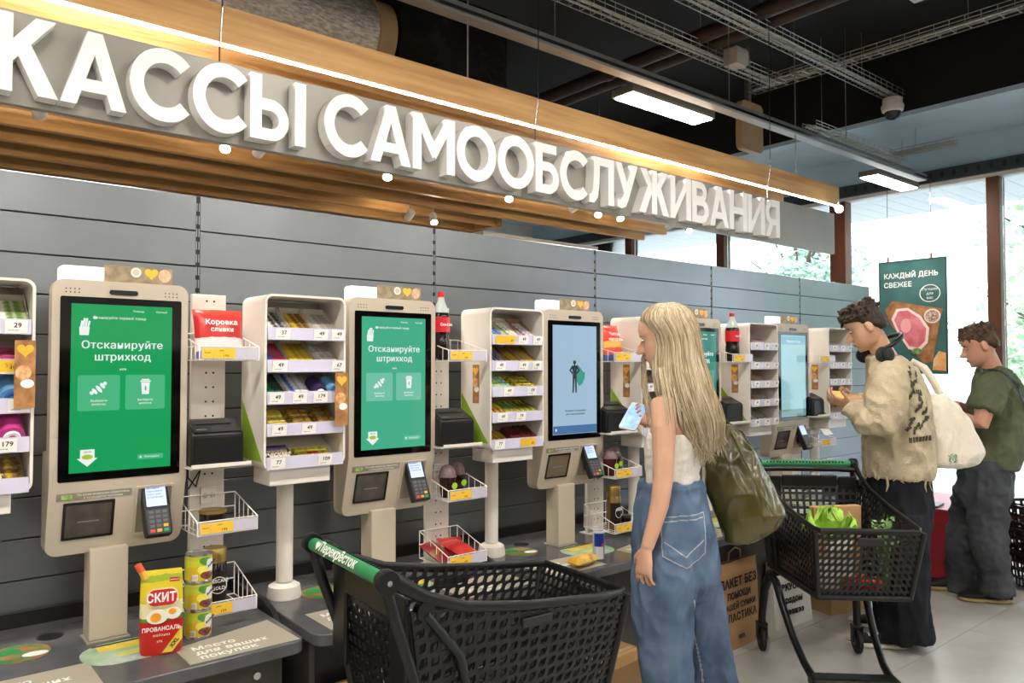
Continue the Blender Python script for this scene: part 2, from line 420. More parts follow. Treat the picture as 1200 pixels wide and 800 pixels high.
# ---- ceiling lamps on a rail
RAIL = mat('lamp_rail', '8C8B88', .45, .5, var=.05)
DIFF = mat('lamp_diffuser', 'FFFFFF', .5, emit=LAMP_E, ecol='FFF6E8')
def rail(y, z, x0, x1, label):
    t = thing('lamp_rail', label, 'rail', ((x0+x1)/2, y, z), 0, 'ceiling lamp rails'); h = (x1-x0)/2
    box('channel', RAIL, t, -h, h, -.04, .04, .0, .06, .004)
    box('slot_strip', CHROME, t, -h, h, -.047, -.041, .012, .03)
    for k in range(int(2*h // 1.6)): MB().tube([(-h + .5 + k*1.6, 0, .06), (-h + .5 + k*1.6, 0, 4.2 - z)], .003, 5).build('hanger', STEEL, t)
lampme = None
def lamp(x, y, z, label, grp=None):
    t = thing('ceiling_lamp', label, 'lamp', (x, y, z), 0, grp)
    box('housing', RAIL, t, -.42, .42, -.09, .09, .001, .05, .004)
    box('diffuser', DIFF, t, -.40, .40, -.075, .075, -.006, .0008)
rail(3.02, 3.165, -2.5, 7.43, 'long grey lamp rail running above the wooden canopy')
lamp(3.97, 3.215, 3.15, 'bright white lamp on the grey rail above the letters')
lamp(7.2, 3.215, 3.15, 'bright lamp on the grey rail beside the window')
lamp(.6, 3.215, 3.15, 'bright rail lamp above the left end of the sign')
for y in (1.5, -1.6, -4.6, -7.8, -11.):  # unseen rows; the one ahead of the viewer is added to light the sign
    rail(y, 3.165, -5, 3.73 if y > 0 else 7.2, 'unseen grey lamp rail over the sales floor')
    for k in range(5 if y > 0 else 6): lamp(-3.3 + 1.65*k if y > 0 else -3.4 + 2.1*k, y - .13, 3.15, 'unseen bright lamp on a rail over the sales floor', 'lamps over the sales floor')
# ---- wire cable trays
def tray(p0, p1, wdt, hgt, label, step=.1):
    p0 = Vector(p0); p1 = Vector(p1); L = (p1-p0).length; t = thing('cable_tray', label, 'cable tray', p0, math.atan2(p1.y-p0.y, p1.x-p0.x))
    wm = MB().tube([(0, 0, 0), (L, 0, 0)], .0035, 5).mesh('wire', STEEL)
    for yy, zz in ((-wdt/2, hgt), (wdt/2, hgt), (-wdt/2, hgt/2), (wdt/2, hgt/2), (-wdt/2, 0), (0, 0), (wdt/2, 0)): put('wire', wm, t, T(0, yy, zz))
    rm = MB().tube([(0, -wdt/2, hgt), (0, -wdt/2, 0), (0, wdt/2, 0), (0, wdt/2, hgt)], .003, 5).mesh('rib', STEEL)
    for k in range(int(L/step) + 1): put('rib', rm, t, T(k*step, 0, 0))
    for q in range(4):
        yy = -wdt*.3 + q*wdt*.18
        MB().tube([(L*k/8, yy + .012*math.sin(k*2.3 + q), .012 + .008*q % .02) for k in range(9)], .007, 6).build('cable', mat('grey_cable', 'B9B7AE', .5, var=.1), t, 60)
    for k in range(int(L // 1.5) + 1): MB().tube([(.2 + k*1.5, 0, hgt), (.2 + k*1.5, 0, 4.2 - p0.z)], .003, 5).build('hanger', STEEL, t)
tray((1.5, 2.98, 3.78), (7.05, 2.98, 3.78), .13, .07, 'straight wire cable tray ending at the dome camera')
tray((1.5, 3.47, 3.78), (5.7, 3.47, 3.78), .13, .07, 'wire cable tray carrying the grey junction box')
tray((5.75, 3.72, 3.80), (5.75, -1.0, 3.80), .12, .06, 'wire cable tray crossing the ceiling toward the viewer')
tray((5.83, 3.24, 3.40), (7.5, 3.24, 3.40), .12, .05, 'wire cable tray close above the lamp rail by window')
tray((7.25, 3.2, 3.40), (7.25, 2.66, 3.40), .10, .05, 'short wire tray branching toward the window header')
tray((5.62, 3.45, 3.78), (5.62, 3.30, 3.44), .12, .05, 'slanted wire tray joining the two tray levels')
jb = thing('junction_box', 'grey junction box fixed to a wire cable tray', 'junction box', (4.92, 3.32, 3.70))
box('case', mat('box_grey', 'A8A6A0', .5), jb, -.07, .07, -.06, .06, 0, .13, .008)
box('lid', mat('box_grey2', 'B8B6B0', .5), jb, -.074, .074, -.066, -.0605, .01, .12, .004)
hp = thing('ceiling_unit', 'beige panel hanging under the ceiling beyond the cable trays', 'ceiling unit', (5.62, 3.75, 3.30))
MB().prism(rrect(-.02, .30, 0, .42, .05), -.03, .03).build('plate', mat('beige_panel', 'B99F7C', .6), hp, 40)
box('bracket', STEEL, hp, .1, .14, -.02, .02, .421, .9)
# dome camera
dc = thing('dome_camera', 'white dome security camera under the end of a cable tray', 'camera', (6.75, 2.98, 3.776))
MB().lathe([(.0, 0), (.075, 0), (.08, -.01), (.08, -.06), (.0, -.06)], 24).build('base', WHITE, dc, 40)
MB().lathe([(.0, -.061), (.09, -.061), (.093, -.075), (.085, -.11), (.068, -.12), (0, -.12)], 24).build('ring', WHITE, dc, 40)
MB().lathe([(.066, -.1202), (.064, -.145), (.05, -.17), (.025, -.185), (.001, -.188)], 24).build('dome', mat('smoked_dome', '2A2A2C', .05, spec=.8), dc, 60)
# ducts and pipes
FOIL = mat('foil_wrap', 'D2CDC4', .34, .6, var=.3, scale=25, bump=.9, bscale=30, stretch=(1, 3, 3))
dt = thing('air_duct', 'crinkled silver foil wrapped duct above the wooden canopy', 'duct', (1.2, 4.35, 3.55))
MB().tube([(-3.5, 0, 0), (1.15, 0, 0)], .24, 28).build('foil', FOIL, dt, 60)
MB().tube([(1.151, 0, 0), (1.27, 0, 0)], .25, 28).build('collar', mat('duct_tan', 'A58A68', .5), dt, 60)
bx_ = thing('wrapped_duct', 'black film wrapped box duct beside the foil duct', 'duct', (3.05, 4.35, 3.3))
box('case', mat('film_black', '1B1C1E', .18, var=.3, bump=.6, bscale=18), bx_, -.56, .30, -.25, .25, 0, .6, .01)
PIPE = mat('pipe_brown', '2E2422', .5, var=.15)
for dx, lb in ((0, 'dark ceiling pipe running toward the viewer beside its twin'), (.17, 'second dark ceiling pipe beside the first toward window')):
    pp = thing('ceiling_pipe', lb, 'pipe', (4.62 + dx, 3.3, 3.88))
    MB().tube([(0, -5, 0), (0, 4.5, 0)], .055, 12).build('tube', PIPE, pp, 60)
    MB().tube([(0, 1.0, 0), (0, 1.06, 0)], .064, 12).build('joint', PIPE, pp, 60)
# ---- spotlights on the canopy
def spot(x, y, label, tilt=20, yaw=0, on=True):
    t = thing('spotlight', label, 'spotlight', (x, y, 2.70), 0, 'small spotlights under the canopy')
    MB().tube([(0, 0, .02), (0, 0, -.06)], .006, 6).build('stem', STEEL, t)
    M = T(0, 0, -.078) @ RZ(-yaw) @ RX(-tilt)
    h = MB().lathe([(.0, .03), (.028, .03), (.03, .02), (.03, -.055), (.026, -.056), (.0, -.056)], 16, M).build('housing', mat('spot_white', 'D8D4CE', .4), t, 40)
    MB().lathe([(.0, -.0565), (.024, -.0565), (.024, -.058), (.0, -.058)], 16, M).build('lens', mat('spot_lens', 'FFF3DC', .3, emit=SPOT_E, ecol='FFE9C8'), t, 40)
for x, lb, tl_, yw in ((.55, 'back-aimed lit spotlight under canopy below the second sign letter', -72, 0), (1.37, 'lit spotlight nearest left under the sign', 35, 20), (1.56, 'back-aimed lit spotlight beside a forward one below the letter Ы', -72, 0),
          (2.33, 'lit spotlight under canopy between the two sign words', 40, 30), (3.27, 'lit spotlight under canopy below the sign middle', 40, 38),
          (3.9, 'back-aimed lit spotlight below the sign where boards step back', -72, 0), (4.13, 'tilted lit spotlight, first of a close pair', 40, 45), (4.36, 'tilted lit spotlight, second of a close pair', 40, 30),
          (5.0, 'back-aimed lit spotlight near the right end of the long boards', -72, 0), (5.2, 'lit spotlight at the right end of the long boards', 40, 30)):
    spot(x, 3.985, lb, tl_, yw)  # back-aimed ones are lit too, turned that way to brighten the boards
spot(3.13, 5.005, 'back-aimed lit spotlight above panel wall, left of a pair on short boards', -60, 0); spot(3.34, 5.005, 'lit spotlight above panel wall on short boards', 35, 20)
es = thing('end_floodlight', 'dazzling small floodlight at the right end of the front board', 'spotlight', (5.60, 2.88, 2.70))
MB().tube([(0, 0, .0), (0, 0, -.03)], .008, 6).build('stem', STEEL, es)
MB().lathe([(.0, .03), (.03, .03), (.034, 0), (.034, -.03), (.03, -.031), (0, -.031)], 16, T(0, 0, -.05) @ RZ(-60) @ RX(-75)).build('housing', RAIL, es, 40)
MB().lathe([(.0, -.0315), (.027, -.0315), (.027, -.034), (.0, -.034)], 16, T(0, 0, -.05) @ RZ(-60) @ RX(-75)).build('lens', mat('flood_lens', 'FFFFFF', .3, emit=90, ecol='FFF6E6'), es, 40)
# ================================================================== COUNTERS
CTOP = mat('counter_top', '58595C', .16, var=.12, scale=9, bump=.02, bscale=150)
CEDGE = mat('counter_edge', '1C1C1D', .4)
CBASE = mat('counter_base', '4B4742', .55, var=.06)
STK = mat('sticker_greige', 'ABA595', .5, var=.03)
TOPZ = .59
ORD = ['first', 'second', 'third', 'fourth', 'fifth']
def blot(name, cx, cy, rx, ry, cols, parent, z=0.):
    o = MB().prism(circ(cx, cy, rx, 26, ry), z, z + .0006, 'xy').build(name, mat('blot_' + cols[0], cols[0], .35, second=cols[1], scale=22, detail=2), parent)
    return o
for k in range(5):
    c = thing('checkout_counter', f'dark grey counter section under the {ORD[k]} self checkout kiosk from left', 'counter', (.6 + k, 2.7, 0))
    x0, x1, y0, y1 = -.482, .482, -.365, .375
    pts = [(x0, y1), (x0, y0 + .05)] + [(x0 + .05 - .05*math.cos(a), y0 + .05 - .05*math.sin(a)) for a in (PI/8, PI/4, 3*PI/8)] + [(x0 + .05, y0), (x1 - .05, y0)] + \
          [(x1 - .05 + .05*math.sin(a), y0 + .05 - .05*math.cos(a)) for a in (PI/8, PI/4, 3*PI/8)] + [(x1, y0 + .05), (x1, y1)]
    MB().prism(pts, .55, TOPZ, 'xy').build('worktop', CTOP, c, 30, .004)
    box('cabinet', CBASE, c, x0 + .03, x1 - .03, y0 + .13, y1 - .01, .08, .549)
    box('plinth', CEDGE, c, x0 + .05, x1 - .05, y0 + .18, y1 - .01, 0, .079)
    d = box('door', CBASE, c, x0 + .26, x1 - .06, y0 + .118, y0 + .1295, .12, .53, .002)
    MB().lathe([(0, 0), (.012, 0), (.012, .006), (0, .006)], 14, T(x1 - .12, y0 + .1179, .47) @ RX(90)).build('lock', CHROME, d, 40)
    box('shelf_niche', CEDGE, c, x0 + .05, x0 + .25, y0 + .126, y0 + .1295, .1, .53)
    # divider fin on the right edge
    fp = [(-.10, TOPZ - .02), (-.06, TOPZ + .015), (.02, TOPZ + .035), (y1, TOPZ + .035), (y1, .3), (-.10, .3)]
    MB().prism(fp, x1 + .004, x1 + .022, 'yz').build('divider', CEDGE, c, 40)
    MB().lathe([(0, TOPZ + .0001), (.038, TOPZ + .0001), (.038, TOPZ + .0012), (0, TOPZ + .0012)], 20, None, -.15, .19).build('cable_grommet', mat('grommet', '050505', .6), c)
    box('back_strip', CEDGE, c, x0, x1, y1 - .02, y1, TOPZ + .0002, TOPZ + .05)
    # printed floor stickers
    a = MB().prism([(-.42, -.335), (-.10, -.335), (-.10, -.13), (-.42, -.13)], TOPZ + .0002, TOPZ + .001, 'xy').build('sticker', STK, c)
    for q, ln in enumerate(('Место', 'для ваших', 'корзин')):
        text(ln, .042, WTXT, a, T(-.385, -.185 - .042*q, TOPZ + .0012), .0002, .0008, 'LEFT')
    b = MB().prism([(.125, -.345), (.465, -.345), (.455, -.1), (.125, -.185)], TOPZ + .0002, TOPZ + .001, 'xy').build('sticker', STK, c)
    for q, ln in enumerate(('Место', 'для ваших', 'покупок')):
        text(ln, .042, WTXT, b, T(.165, -.225 - .042*q, TOPZ + .0012), .0002, .0008, 'LEFT')
    s1 = blot('round_sticker', -.25, .08, .085, .085, ('2F7A45', 'A8703C'), c, TOPZ + .0002)
    MB().prism(circ(-.21, .05, .035, 16, .022), TOPZ + .0009, TOPZ + .0013, 'xy').build('white_patch', WTXT, s1)
    MB().prism(circ(-.28, .11, .04, 16, .025), TOPZ + .0009, TOPZ + .0013, 'xy').build('green_patch', mat('green_print', '2E8B4C', .5), s1)
    s2 = MB().prism(rrect(-.115, .15, -.20, .005, .09), TOPZ + .0002, TOPZ + .0008, 'xy').build('oval_sticker', mat('pale_green_print', 'BFD2BC', .3, second='7FAF86', scale=14), c)
    MB().prism(rect(-.06, .15, -.07, -.02), TOPZ + .0009, TOPZ + .0013, 'xy').build('yellow_band', mat('yellow_print', 'E0C02E', .4, second='EFD95A', scale=30), s2)
    MB().prism(rect(-.07, .12, -.015, -.004), TOPZ + .0009, TOPZ + .0013, 'xy').build('dark_band', INK, s2)
    MB().prism(rect(-.02, .06, -.14, -.1), TOPZ + .0009, TOPZ + .0013, 'xy').build('lime_patch', mat('lime_print', 'DDE47A', .4), s2)
    MB().prism(rect(.07, .10, -.13, -.075), TOPZ + .0009, TOPZ + .0013, 'xy').build('green_patch', mat('green_print2', '55906A', .4), s2)
    MB().prism(circ(0, -.17, .07, 16, .018), TOPZ + .0009, TOPZ + .0013, 'xy').build('grey_patch', mat('grey_print', 'A9AEB0', .4, second='C9CED0', scale=60), s2)

# ================================================================== SELF CHECKOUT KIOSKS
def ui_mat(name, hx, e): return mat(name, '0B0E0D', .08, var=.1, scale=3, emit=.9, ecol=hx, spec=.5)
SCR_E = .42
UIW = mat('ui_white', '202322', .3, emit=.92, ecol='F4F8F5', var=.01)
CAMBAR = mat('cambar', '101012', .2)
KX = [.61, 1.614, 2.632, 3.63, 4.62]
def kiosk_body():
    o = rrect(-.2, .2, .872, 1.735, .034, 6); zb = 1.105
    def yf(z): return 0. if z >= zb else (zb - z)/(zb - .872)*.062
    def yb(z): return .055 if z > 1.20 else .125
    out = []
    for i, p in enumerate(o):
        q = o[(i+1) % len(o)]; out.append(p)
        for lv in (zb, 1.2, 1.19):
            pass
    # insert break points on the straight sides
    pts = []
    for i, p in enumerate(o):
        q = o[(i+1) % len(o)]; pts.append(p)
        if abs(p[0]-q[0]) < 1e-6 and abs(p[1]-q[1]) > .3:
            lv = [1.205, 1.195, zb] if p[1] > q[1] else [zb, 1.195, 1.205]
            for z in lv: pts.append((p[0], z))
    n = len(pts); mb = MB()
    fv = [Vector((x, yf(z), z)) for x, z in pts]; bv = [Vector((x, yb(z), z)) for x, z in pts]
    up = [i for i, p in enumerate(pts) if p[1] >= zb - 1e-6]; lo = [i for i, p in enumerate(pts) if p[1] <= zb + 1e-6]
    def order(ids):
        # rotate so that the run is contiguous
        for s in range(len(ids)):
            r = ids[s:] + ids[:s]
            if all((r[j+1]-r[j]) % n == 1 for j in range(len(r)-1)): return r
        return ids
    u = order(up); l = order(lo)
    u2 = order([i for i, p in enumerate(pts) if p[1] >= 1.2045]); m2 = [i for i, p in enumerate(pts) if 1.194 < p[1] < 1.206]; l2 = order([i for i, p in enumerate(pts) if p[1] <= 1.1955])
    vs = fv + bv; fs = [tuple(u), tuple(l)]
    fs += [(i, i+n, (i+1) % n + n, (i+1) % n) for i in range(n)]
    fs += [tuple(i+n for i in u2), tuple(i+n for i in l2)]
    R = sorted([i for i in m2], key=lambda i: (pts[i][0], pts[i][1]))
    fs.append((R[0]+n, R[1]+n, R[3]+n, R[2]+n))
    mb.add(vs, fs)
    return mb.mesh('body', GREIGE, 35)
BODY = kiosk_body()
RECM = mat('recess_shadow', '8F8676', .5)
dots = MB()
for sx in (-1, 1):
    for a in range(4):
        for b in range(2): dots.prism(circ(sx*.145 - .018 + a*.012, 1.706 - b*.011, .0022, 8), -.0005, .001)
DOTS = dots.mesh('speaker_holes', INK)
# slanted chin frame: x, along slope up, out
CH = T(0, .0, 1.105) @ RX(math.degrees(math.atan2(.062, .233)))   # local z up along the chin, -y outwards
def screen_ui(par, mode):
    y = -.0042
    def tx(s, size, z, x=0., m=UIW, off=.0, al='CENTER'): return text(s, size, m, par, T(x, y, z) @ FRONT, .0003, off, al)
    if mode in ('green', 'green2', 'teal'):
        tile = ui_mat('ui_tile_' + mode, {'green': '4FBE86', 'green2': '77C9AF', 'teal': '55A08F'}[mode], .55)
        tx('Сканируйте первый товар', .0115, 1.618, -.01); tx('Помощь', .008, 1.642, .045); tx('Русский', .008, 1.642, .115)
        flat('card_icon', rrect(-.088, -.077, 1.6135, 1.6215, .002), UIW, par, y)
        [(tx('Отсканируйте', .0335, 1.531, d_), tx('штрихкод', .0335, 1.493, d_)) for d_ in (-.0005, .0005)]; tx('или', .011, 1.455)
        for sx in (-1, 1):
            t = flat('ui_tile', rrect(sx*.068 - .06, sx*.068 + .06, 1.325, 1.437, .007), tile, par, y + .0008, .0005)
        # croissant: a row of tilted lobes
        cr = MB()
        for q, (dx, r) in enumerate(((-.024, .006), (-.014, .0105), (0, .0135), (.014, .0105), (.024, .006))):
            M = T(-.068, y - .0001, 1.393) @ RY(-38)
            cr.prism([(dx + .0052*math.cos(t), r*math.sin(t) + .15*abs(dx)) for t in [2*PI*i/12 for i in range(12)]], 0, -.0005, 'xz', M)
        cr.build('croissant_icon', UIW, par)
        cup = MB(); cup.prism([(.055, 1.412), (.081, 1.412), (.0785, 1.374), (.0575, 1.374)], y - .0001, y - .0006); cup.prism(rect(.0525, .0835, 1.4135, 1.4185), y - .0001, y - .0006); cup.prism(rect(.0565, .0795, 1.4195, 1.4235), y - .0001, y - .0006)
        cup.build('cup_icon', UIW, par); flat('cup_window', rrect(.0655, .0705, 1.386, 1.4, .002), tile, par, y - .0007, .0003)
        for sx, s1, s2 in ((-1, 'Выберите', 'выпечку'), (1, 'Выберите', 'напиток')): tx(s1, .0095, 1.356, sx*.068); tx(s2, .0095, 1.345, sx*.068)
        ar = flat('label_arrow', [(-.118, 1.205), (-.078, 1.205), (-.078, 1.178), (-.069, 1.178), (-.098, 1.152), (-.127, 1.178), (-.118, 1.178)], UIW, par, y)
        flat('leaf_print', circ(-.098, 1.182, .016, 12, .008), ui_mat('ui_lime', 'B6CC3A', .5), par, y - .0007, .0003)
        text('ЦЕНА', .008, mat('ui_dark', '2A4A3A', .4), par, T(-.098, y - .0008, 1.197) @ FRONT, .0002)
        pl = flat('ui_pill', rrect(.047, .125, 1.163, 1.179, .003), tile, par, y + .0004, .0006)
        tx('Помощник', .0085, 1.171, .09); flat('pill_icon', circ(.056, 1.171, .0035, 8), UIW, par, y)
        hd_ = MB()   # waving hand mark
        for q in range(4): hd_.tube([(-.122 + .0065*q, y, 1.583), (-.118 + .0068*q, y, 1.607 + (.008 if q in (1, 2) else 0))], .0028, 6)
        hd_.prism([(-.125, 1.562), (-.1, 1.562), (-.097, 1.587), (-.126, 1.587)], y + .001, y - .001)
        hd_.build('hand_icon', UIW, par)
    elif mode == 'hero':
        DK = mat('ui_ink', '12282E', .4, emit=.1); CP = mat('ui_cape', '0A1A18', .3, emit=.8, ecol='2FA08A')
        flat('cape', [(-.004, 1.462), (.016, 1.470), (.036, 1.452), (.058, 1.430), (.066, 1.437), (.063, 1.402), (.046, 1.374), (.024, 1.366), (.006, 1.39)], CP, par, y)
        hb = MB()
        def hp_(pts, d=.0008): hb.prism([(-.006 + (a + .006)*1.45, 1.40 + (b - 1.40)*1.12) for a, b in pts], y - d, y - d - .0004)
        hp_(circ(-.006, 1.472, .007, 12, .009)); hp_([(-.009, 1.465), (-.003, 1.465), (-.003, 1.455), (-.009, 1.455)])
        hp_([(-.019, 1.458), (.007, 1.458), (.003, 1.43), (.003, 1.402), (-.015, 1.402), (-.015, 1.43)])
        hp_([(-.015, 1.404), (-.0065, 1.404), (-.010, 1.34), (-.016, 1.34)]); hp_([(-.0055, 1.404), (.003, 1.404), (.004, 1.34), (-.002, 1.34)])
        hp_([(-.019, 1.458), (-.031, 1.436), (-.016, 1.420), (-.014, 1.427), (-.023, 1.437), (-.015, 1.448)]); hp_([(.007, 1.458), (.019, 1.436), (.004, 1.420), (.002, 1.427), (.011, 1.437), (.003, 1.448)])
        hb.build('hero_figure', DK, par)
        tx('Возьмите сотрудника', .0125, 1.246, 0, DK); tx('для подтверждения', .0125, 1.23, 0, DK)
        flat('status_band', rect(-.147, .147, 1.136, 1.175), ui_mat('ui_band', '4E77A8', .5), par, y + .0006, .0004)
        flat('lock_icon', rrect(-.133, -.125, 1.150, 1.163, .002), UIW, par, y)
    else:
        flat('ui_header', rect(-.147, .147, 1.60, 1.655), ui_mat('ui_head5', '6FB0C4', .45), par, y + .0006, .0004)
        tx('Выберите товар', .02, 1.62)
        flat('ui_footer', rect(-.147, .147, 1.136, 1.18), ui_mat('ui_foot5', '6F9C98', .4), par, y + .0006, .0004)
MODES = ['green', 'green2', 'hero', 'teal', 'pale']
SCOL = {'green': '15A45B', 'green2': '48B58F', 'hero': 'A8C6DE', 'teal': '2F8A7A', 'pale': '9CCBD2'}
WHO = ['leftmost self checkout kiosk with vivid green screen', 'self checkout kiosk with pale green screen, second from left', 'self checkout kiosk with light blue screen showing a caped figure',
       'self checkout kiosk half hidden behind the blonde woman', 'self checkout kiosk farthest right, pale screen reflecting a silhouette']
HEARTM = mat('heart_yellow', 'F0B73C', .5)
CARDM = mat('card_brown', '7E6E54', .5, second='A39378', scale=30)
def card_tall(par, x, y, z0, wd=.05, hh=.2):
    c = MB().box(x - wd/2, x + wd/2, y, y + .0015, z0, z0 + hh).build('promo_card', mat('card_wood', '8A5F3C', .45, second='C08A55', scale=26), par)
    MB().prism(heart(x, z0 + hh - .028, .021), y - .001, y - .0002).build('heart', HEARTM, c)
    MB().prism(circ(x + .006, z0 + hh*.36, .017, 14, .013), y - .001, y - .0002).build('cup_print', WTXT, c)
    MB().prism(circ(x - .004, z0 + hh*.52, .02, 14, .022), y - .001, y - .0002).build('bun_print', mat('bun_print', 'C98A4E', .5, second='E6C08A', scale=60), c)
    return c
for k in range(5):
    t = thing('self_checkout_kiosk', WHO[k], 'kiosk', (KX[k], 2.7, 0))
    put('body', BODY, t)
    put('speaker_holes', DOTS, t)
    MB().prism(rrect(-.042, .042, 1.693, 1.708, .007), -.004, .001).build('camera_bar', CAMBAR, t, 40)
    bz = MB().prism(rrect(-.178, .178, 1.108, 1.682, .006), -.0022, .001).build('screen_glass', GLOSSBLK, t)
    sc = MB().box(-.148, .148, -.0034, -.0023, 1.134, 1.66).build('screen', ui_mat('screen_' + MODES[k], SCOL[MODES[k]], SCR_E), t)
    screen_ui(sc, MODES[k])
    # chin: label strip, scanner window
    ls = MB().box(-.178, .035, -.0015, .001, -.058, -.034).build('label_strip', mat('label_olive', '8D897A', .5), t, None, 0, 2, CH)
    MB().box(-.165, -.135, -.0022, -.0016, -.053, -.039).build('green_mark', mat('mark_green', '7FB040', .5, second='C9D9A0', scale=80), ls)
    text('По всем вопросам обратитесь', .0095, WTXT, ls, T(-.047, -.0017, -.042) @ FRONT, .0002); text('к сотруднику магазина', .0095, WTXT, ls, T(-.047, -.0017, -.0525) @ FRONT, .0002)
    MB().ringprism(rrect(-.158, -.012, -.19, -.066, .003, 2), rrect(-.150, -.020, -.182, -.074, .003, 2), -.003, .001).build('scanner_frame', CAMBAR, t, None, 0, 2, CH)
    sw = MB().box(-.150, -.020, -.0012, .001, -.182, -.074).build('scanner_window', mat('scanner_glass', '4A443E', .08, var=.2, scale=20) if k != 2 else mat('scanner_lit', '6A5A44', .1, emit=.08), t, None, 0, 2, CH)
    MB().box(-.115, -.055, -.0018, -.0013, -.135, -.131).build('scan_line', mat('scan_line', '77706A', .3), sw)
    # niche for the card terminal: raised collar
    MB().ringprism(rrect(.046, .164, -.20, -.03, .006, 2), rrect(.053, .157, -.193, -.037, .004, 2), -.006, .001).build('terminal_niche', GREIGE, t, 40, 0, 2, CH)
    MB().box(.053, .157, -.0008, .001, -.193, -.037).build('niche_back', RECM, t, None, 0, 2, CH)
    # post
    box('post', GREIGE, t, -.078, .034, .035, .124, TOPZ + .006, .885, .004)
    box('foot_plate', mat('foot_plate', 'A79E8E', .45), t, -.085, .041, .028, .131, TOPZ, TOPZ + .0055, .001)
    # topper: white light block and promo card
    MB().prism(rrect(-.172, -.03, 1.70, 1.785, .014), .062, .10).build('status_light', mat('status_white', 'FAFAF8', .35, emit=.35), t, 40)
    pc = MB().box(-.045, .165, .0605, .0615, 1.70, 1.795).build('promo_card', CARDM, t)
    MB().prism(heart(.098, 1.775, .021), .0595, .0603).build('heart', HEARTM, pc)
    MB().prism(circ(.05, 1.776, .016), .0597, .0603).build('cup_print', WTXT, pc)
    MB().prism(circ(.05, 1.776, .011), .0592, .0596).build('coffee_print', mat('coffee_print', 'C9B79C', .5), pc)
    MB().prism(circ(.14, 1.77, .02, 16, .022), .0597, .0603).build('bun_print', mat('bun_pale', 'E6C3A8', .5, second='C99A78', scale=50), pc)
    # ---- payment terminal sits in the niche
    WHT = ['leftmost kiosk', 'second kiosk', 'third kiosk', 'fourth kiosk behind the woman', 'farthest kiosk']
    pt = thing('card_terminal', f'black card payment terminal mounted on the {WHT[k]}', 'card terminal', (KX[k] + .105, 2.7, 1.0))
    PM = T(0, .0, -.008) @ RX(-25)       # faces up toward the shopper
    sh = MB(); sh.prism([(-.038, -.088), (.038, -.088), (.041, -.07), (.041, .01), (.039, .088), (-.039, .088), (-.041, .01), (-.041, -.07)], -.022, .012)
    sh.build('shell', mat('terminal_black', '17181B', .35), pt, 30, .004, 2, PM)
    ts = MB().box(-.031, .031, -.0232, -.0222, .008, .078).build('display', mat('terminal_display', 'B9C8F5', .15, emit=.7, ecol='A9BCF2', var=.04), pt, None, 0, 2, PM)
    if k < 3:
        for q, ln in enumerate(('По карте', 'приложите', 'карту или', 'устройство')): text(ln, .0085, INK, ts, T(-.027, -.0235, .068 - .01*q) @ FRONT, .0001, 0, 'LEFT')
    MB().box(-.033, .033, -.0228, -.0221, -.082, -.002).build('keypad_plate', mat('keypad_grey', '3B3C40', .4), pt, None, 0, 2, PM)
    km = {}
    for r in range(5):
        for cc in range(3):
            hx = '5C5E63'
            if r == 4: hx = ('D8434A', 'E3A22C', '2FA060')[cc]
            if r == 3 and cc == 2: hx = 'E3B22C'
            if hx not in km: km[hx] = MB().box(-.0075, .0075, -.0018, 0, -.005, .005).mesh('key', mat('key_' + hx, hx, .5))
            put('key', km[hx], pt, PM @ T(-.0205 + .0205*cc, -.0229, -.012 - .0152*r), .0008, 1)
    MB().box(-.012, .012, .0125, .045, -.03, .03).build('mount_arm', BLACK, pt, None, .002, 2, PM)
# ================================================================== CANDY RACKS
RXS = [.045, 1.045, 2.045, 3.03, 4.0, 4.93]
RNAME = ['leftmost cut-off rack', 'second rack from left', 'third rack from left', 'rack behind blonde woman', 'fifth rack from left', 'last rack beside beige sweater']
RKL = ['white candy rack cut off by the left edge of the photo', 'white candy rack between first and second kiosk', 'white candy rack between second and third kiosk', 'white candy rack hidden behind the blonde woman',
       'white candy rack left of the farthest kiosk', 'white candy rack nearest the man in the beige sweater']
ROWZ = [1.562, 1.447, 1.334, 1.222, 1.105]
RW, RD = .312, .215
GREENP = mat('lime_panel', '86A82E', .5)
GREYIN = mat('rack_inner', 'DAD2C6', .5, var=.02)
PRICES = {1: [[('37', .02), ('49', .165), ('49', .235)], [('49', .01), ('67', .235)], [('49', .0), ('49', .085), ('179', .165), ('23', .24)], [('49', .01), ('49', .12)], [('77', .005), ('109', .185)]],
          0: [[('29', .22)], [('99', .2)], [('179', .12), ('28', .23)], [('179', .2)], []],
          2: [[('49', .14), ('49', .225)], [('49', .01), ('49', .14), ('49', .22)], [('49', .055), ('59', .19)], [('49', .02), ('79', .125)], [('77', .005)]]}
YT = {0: [(1, .02, .26)], 2: [(0, .01, .12), (4, .15, .24)]}
racks = []
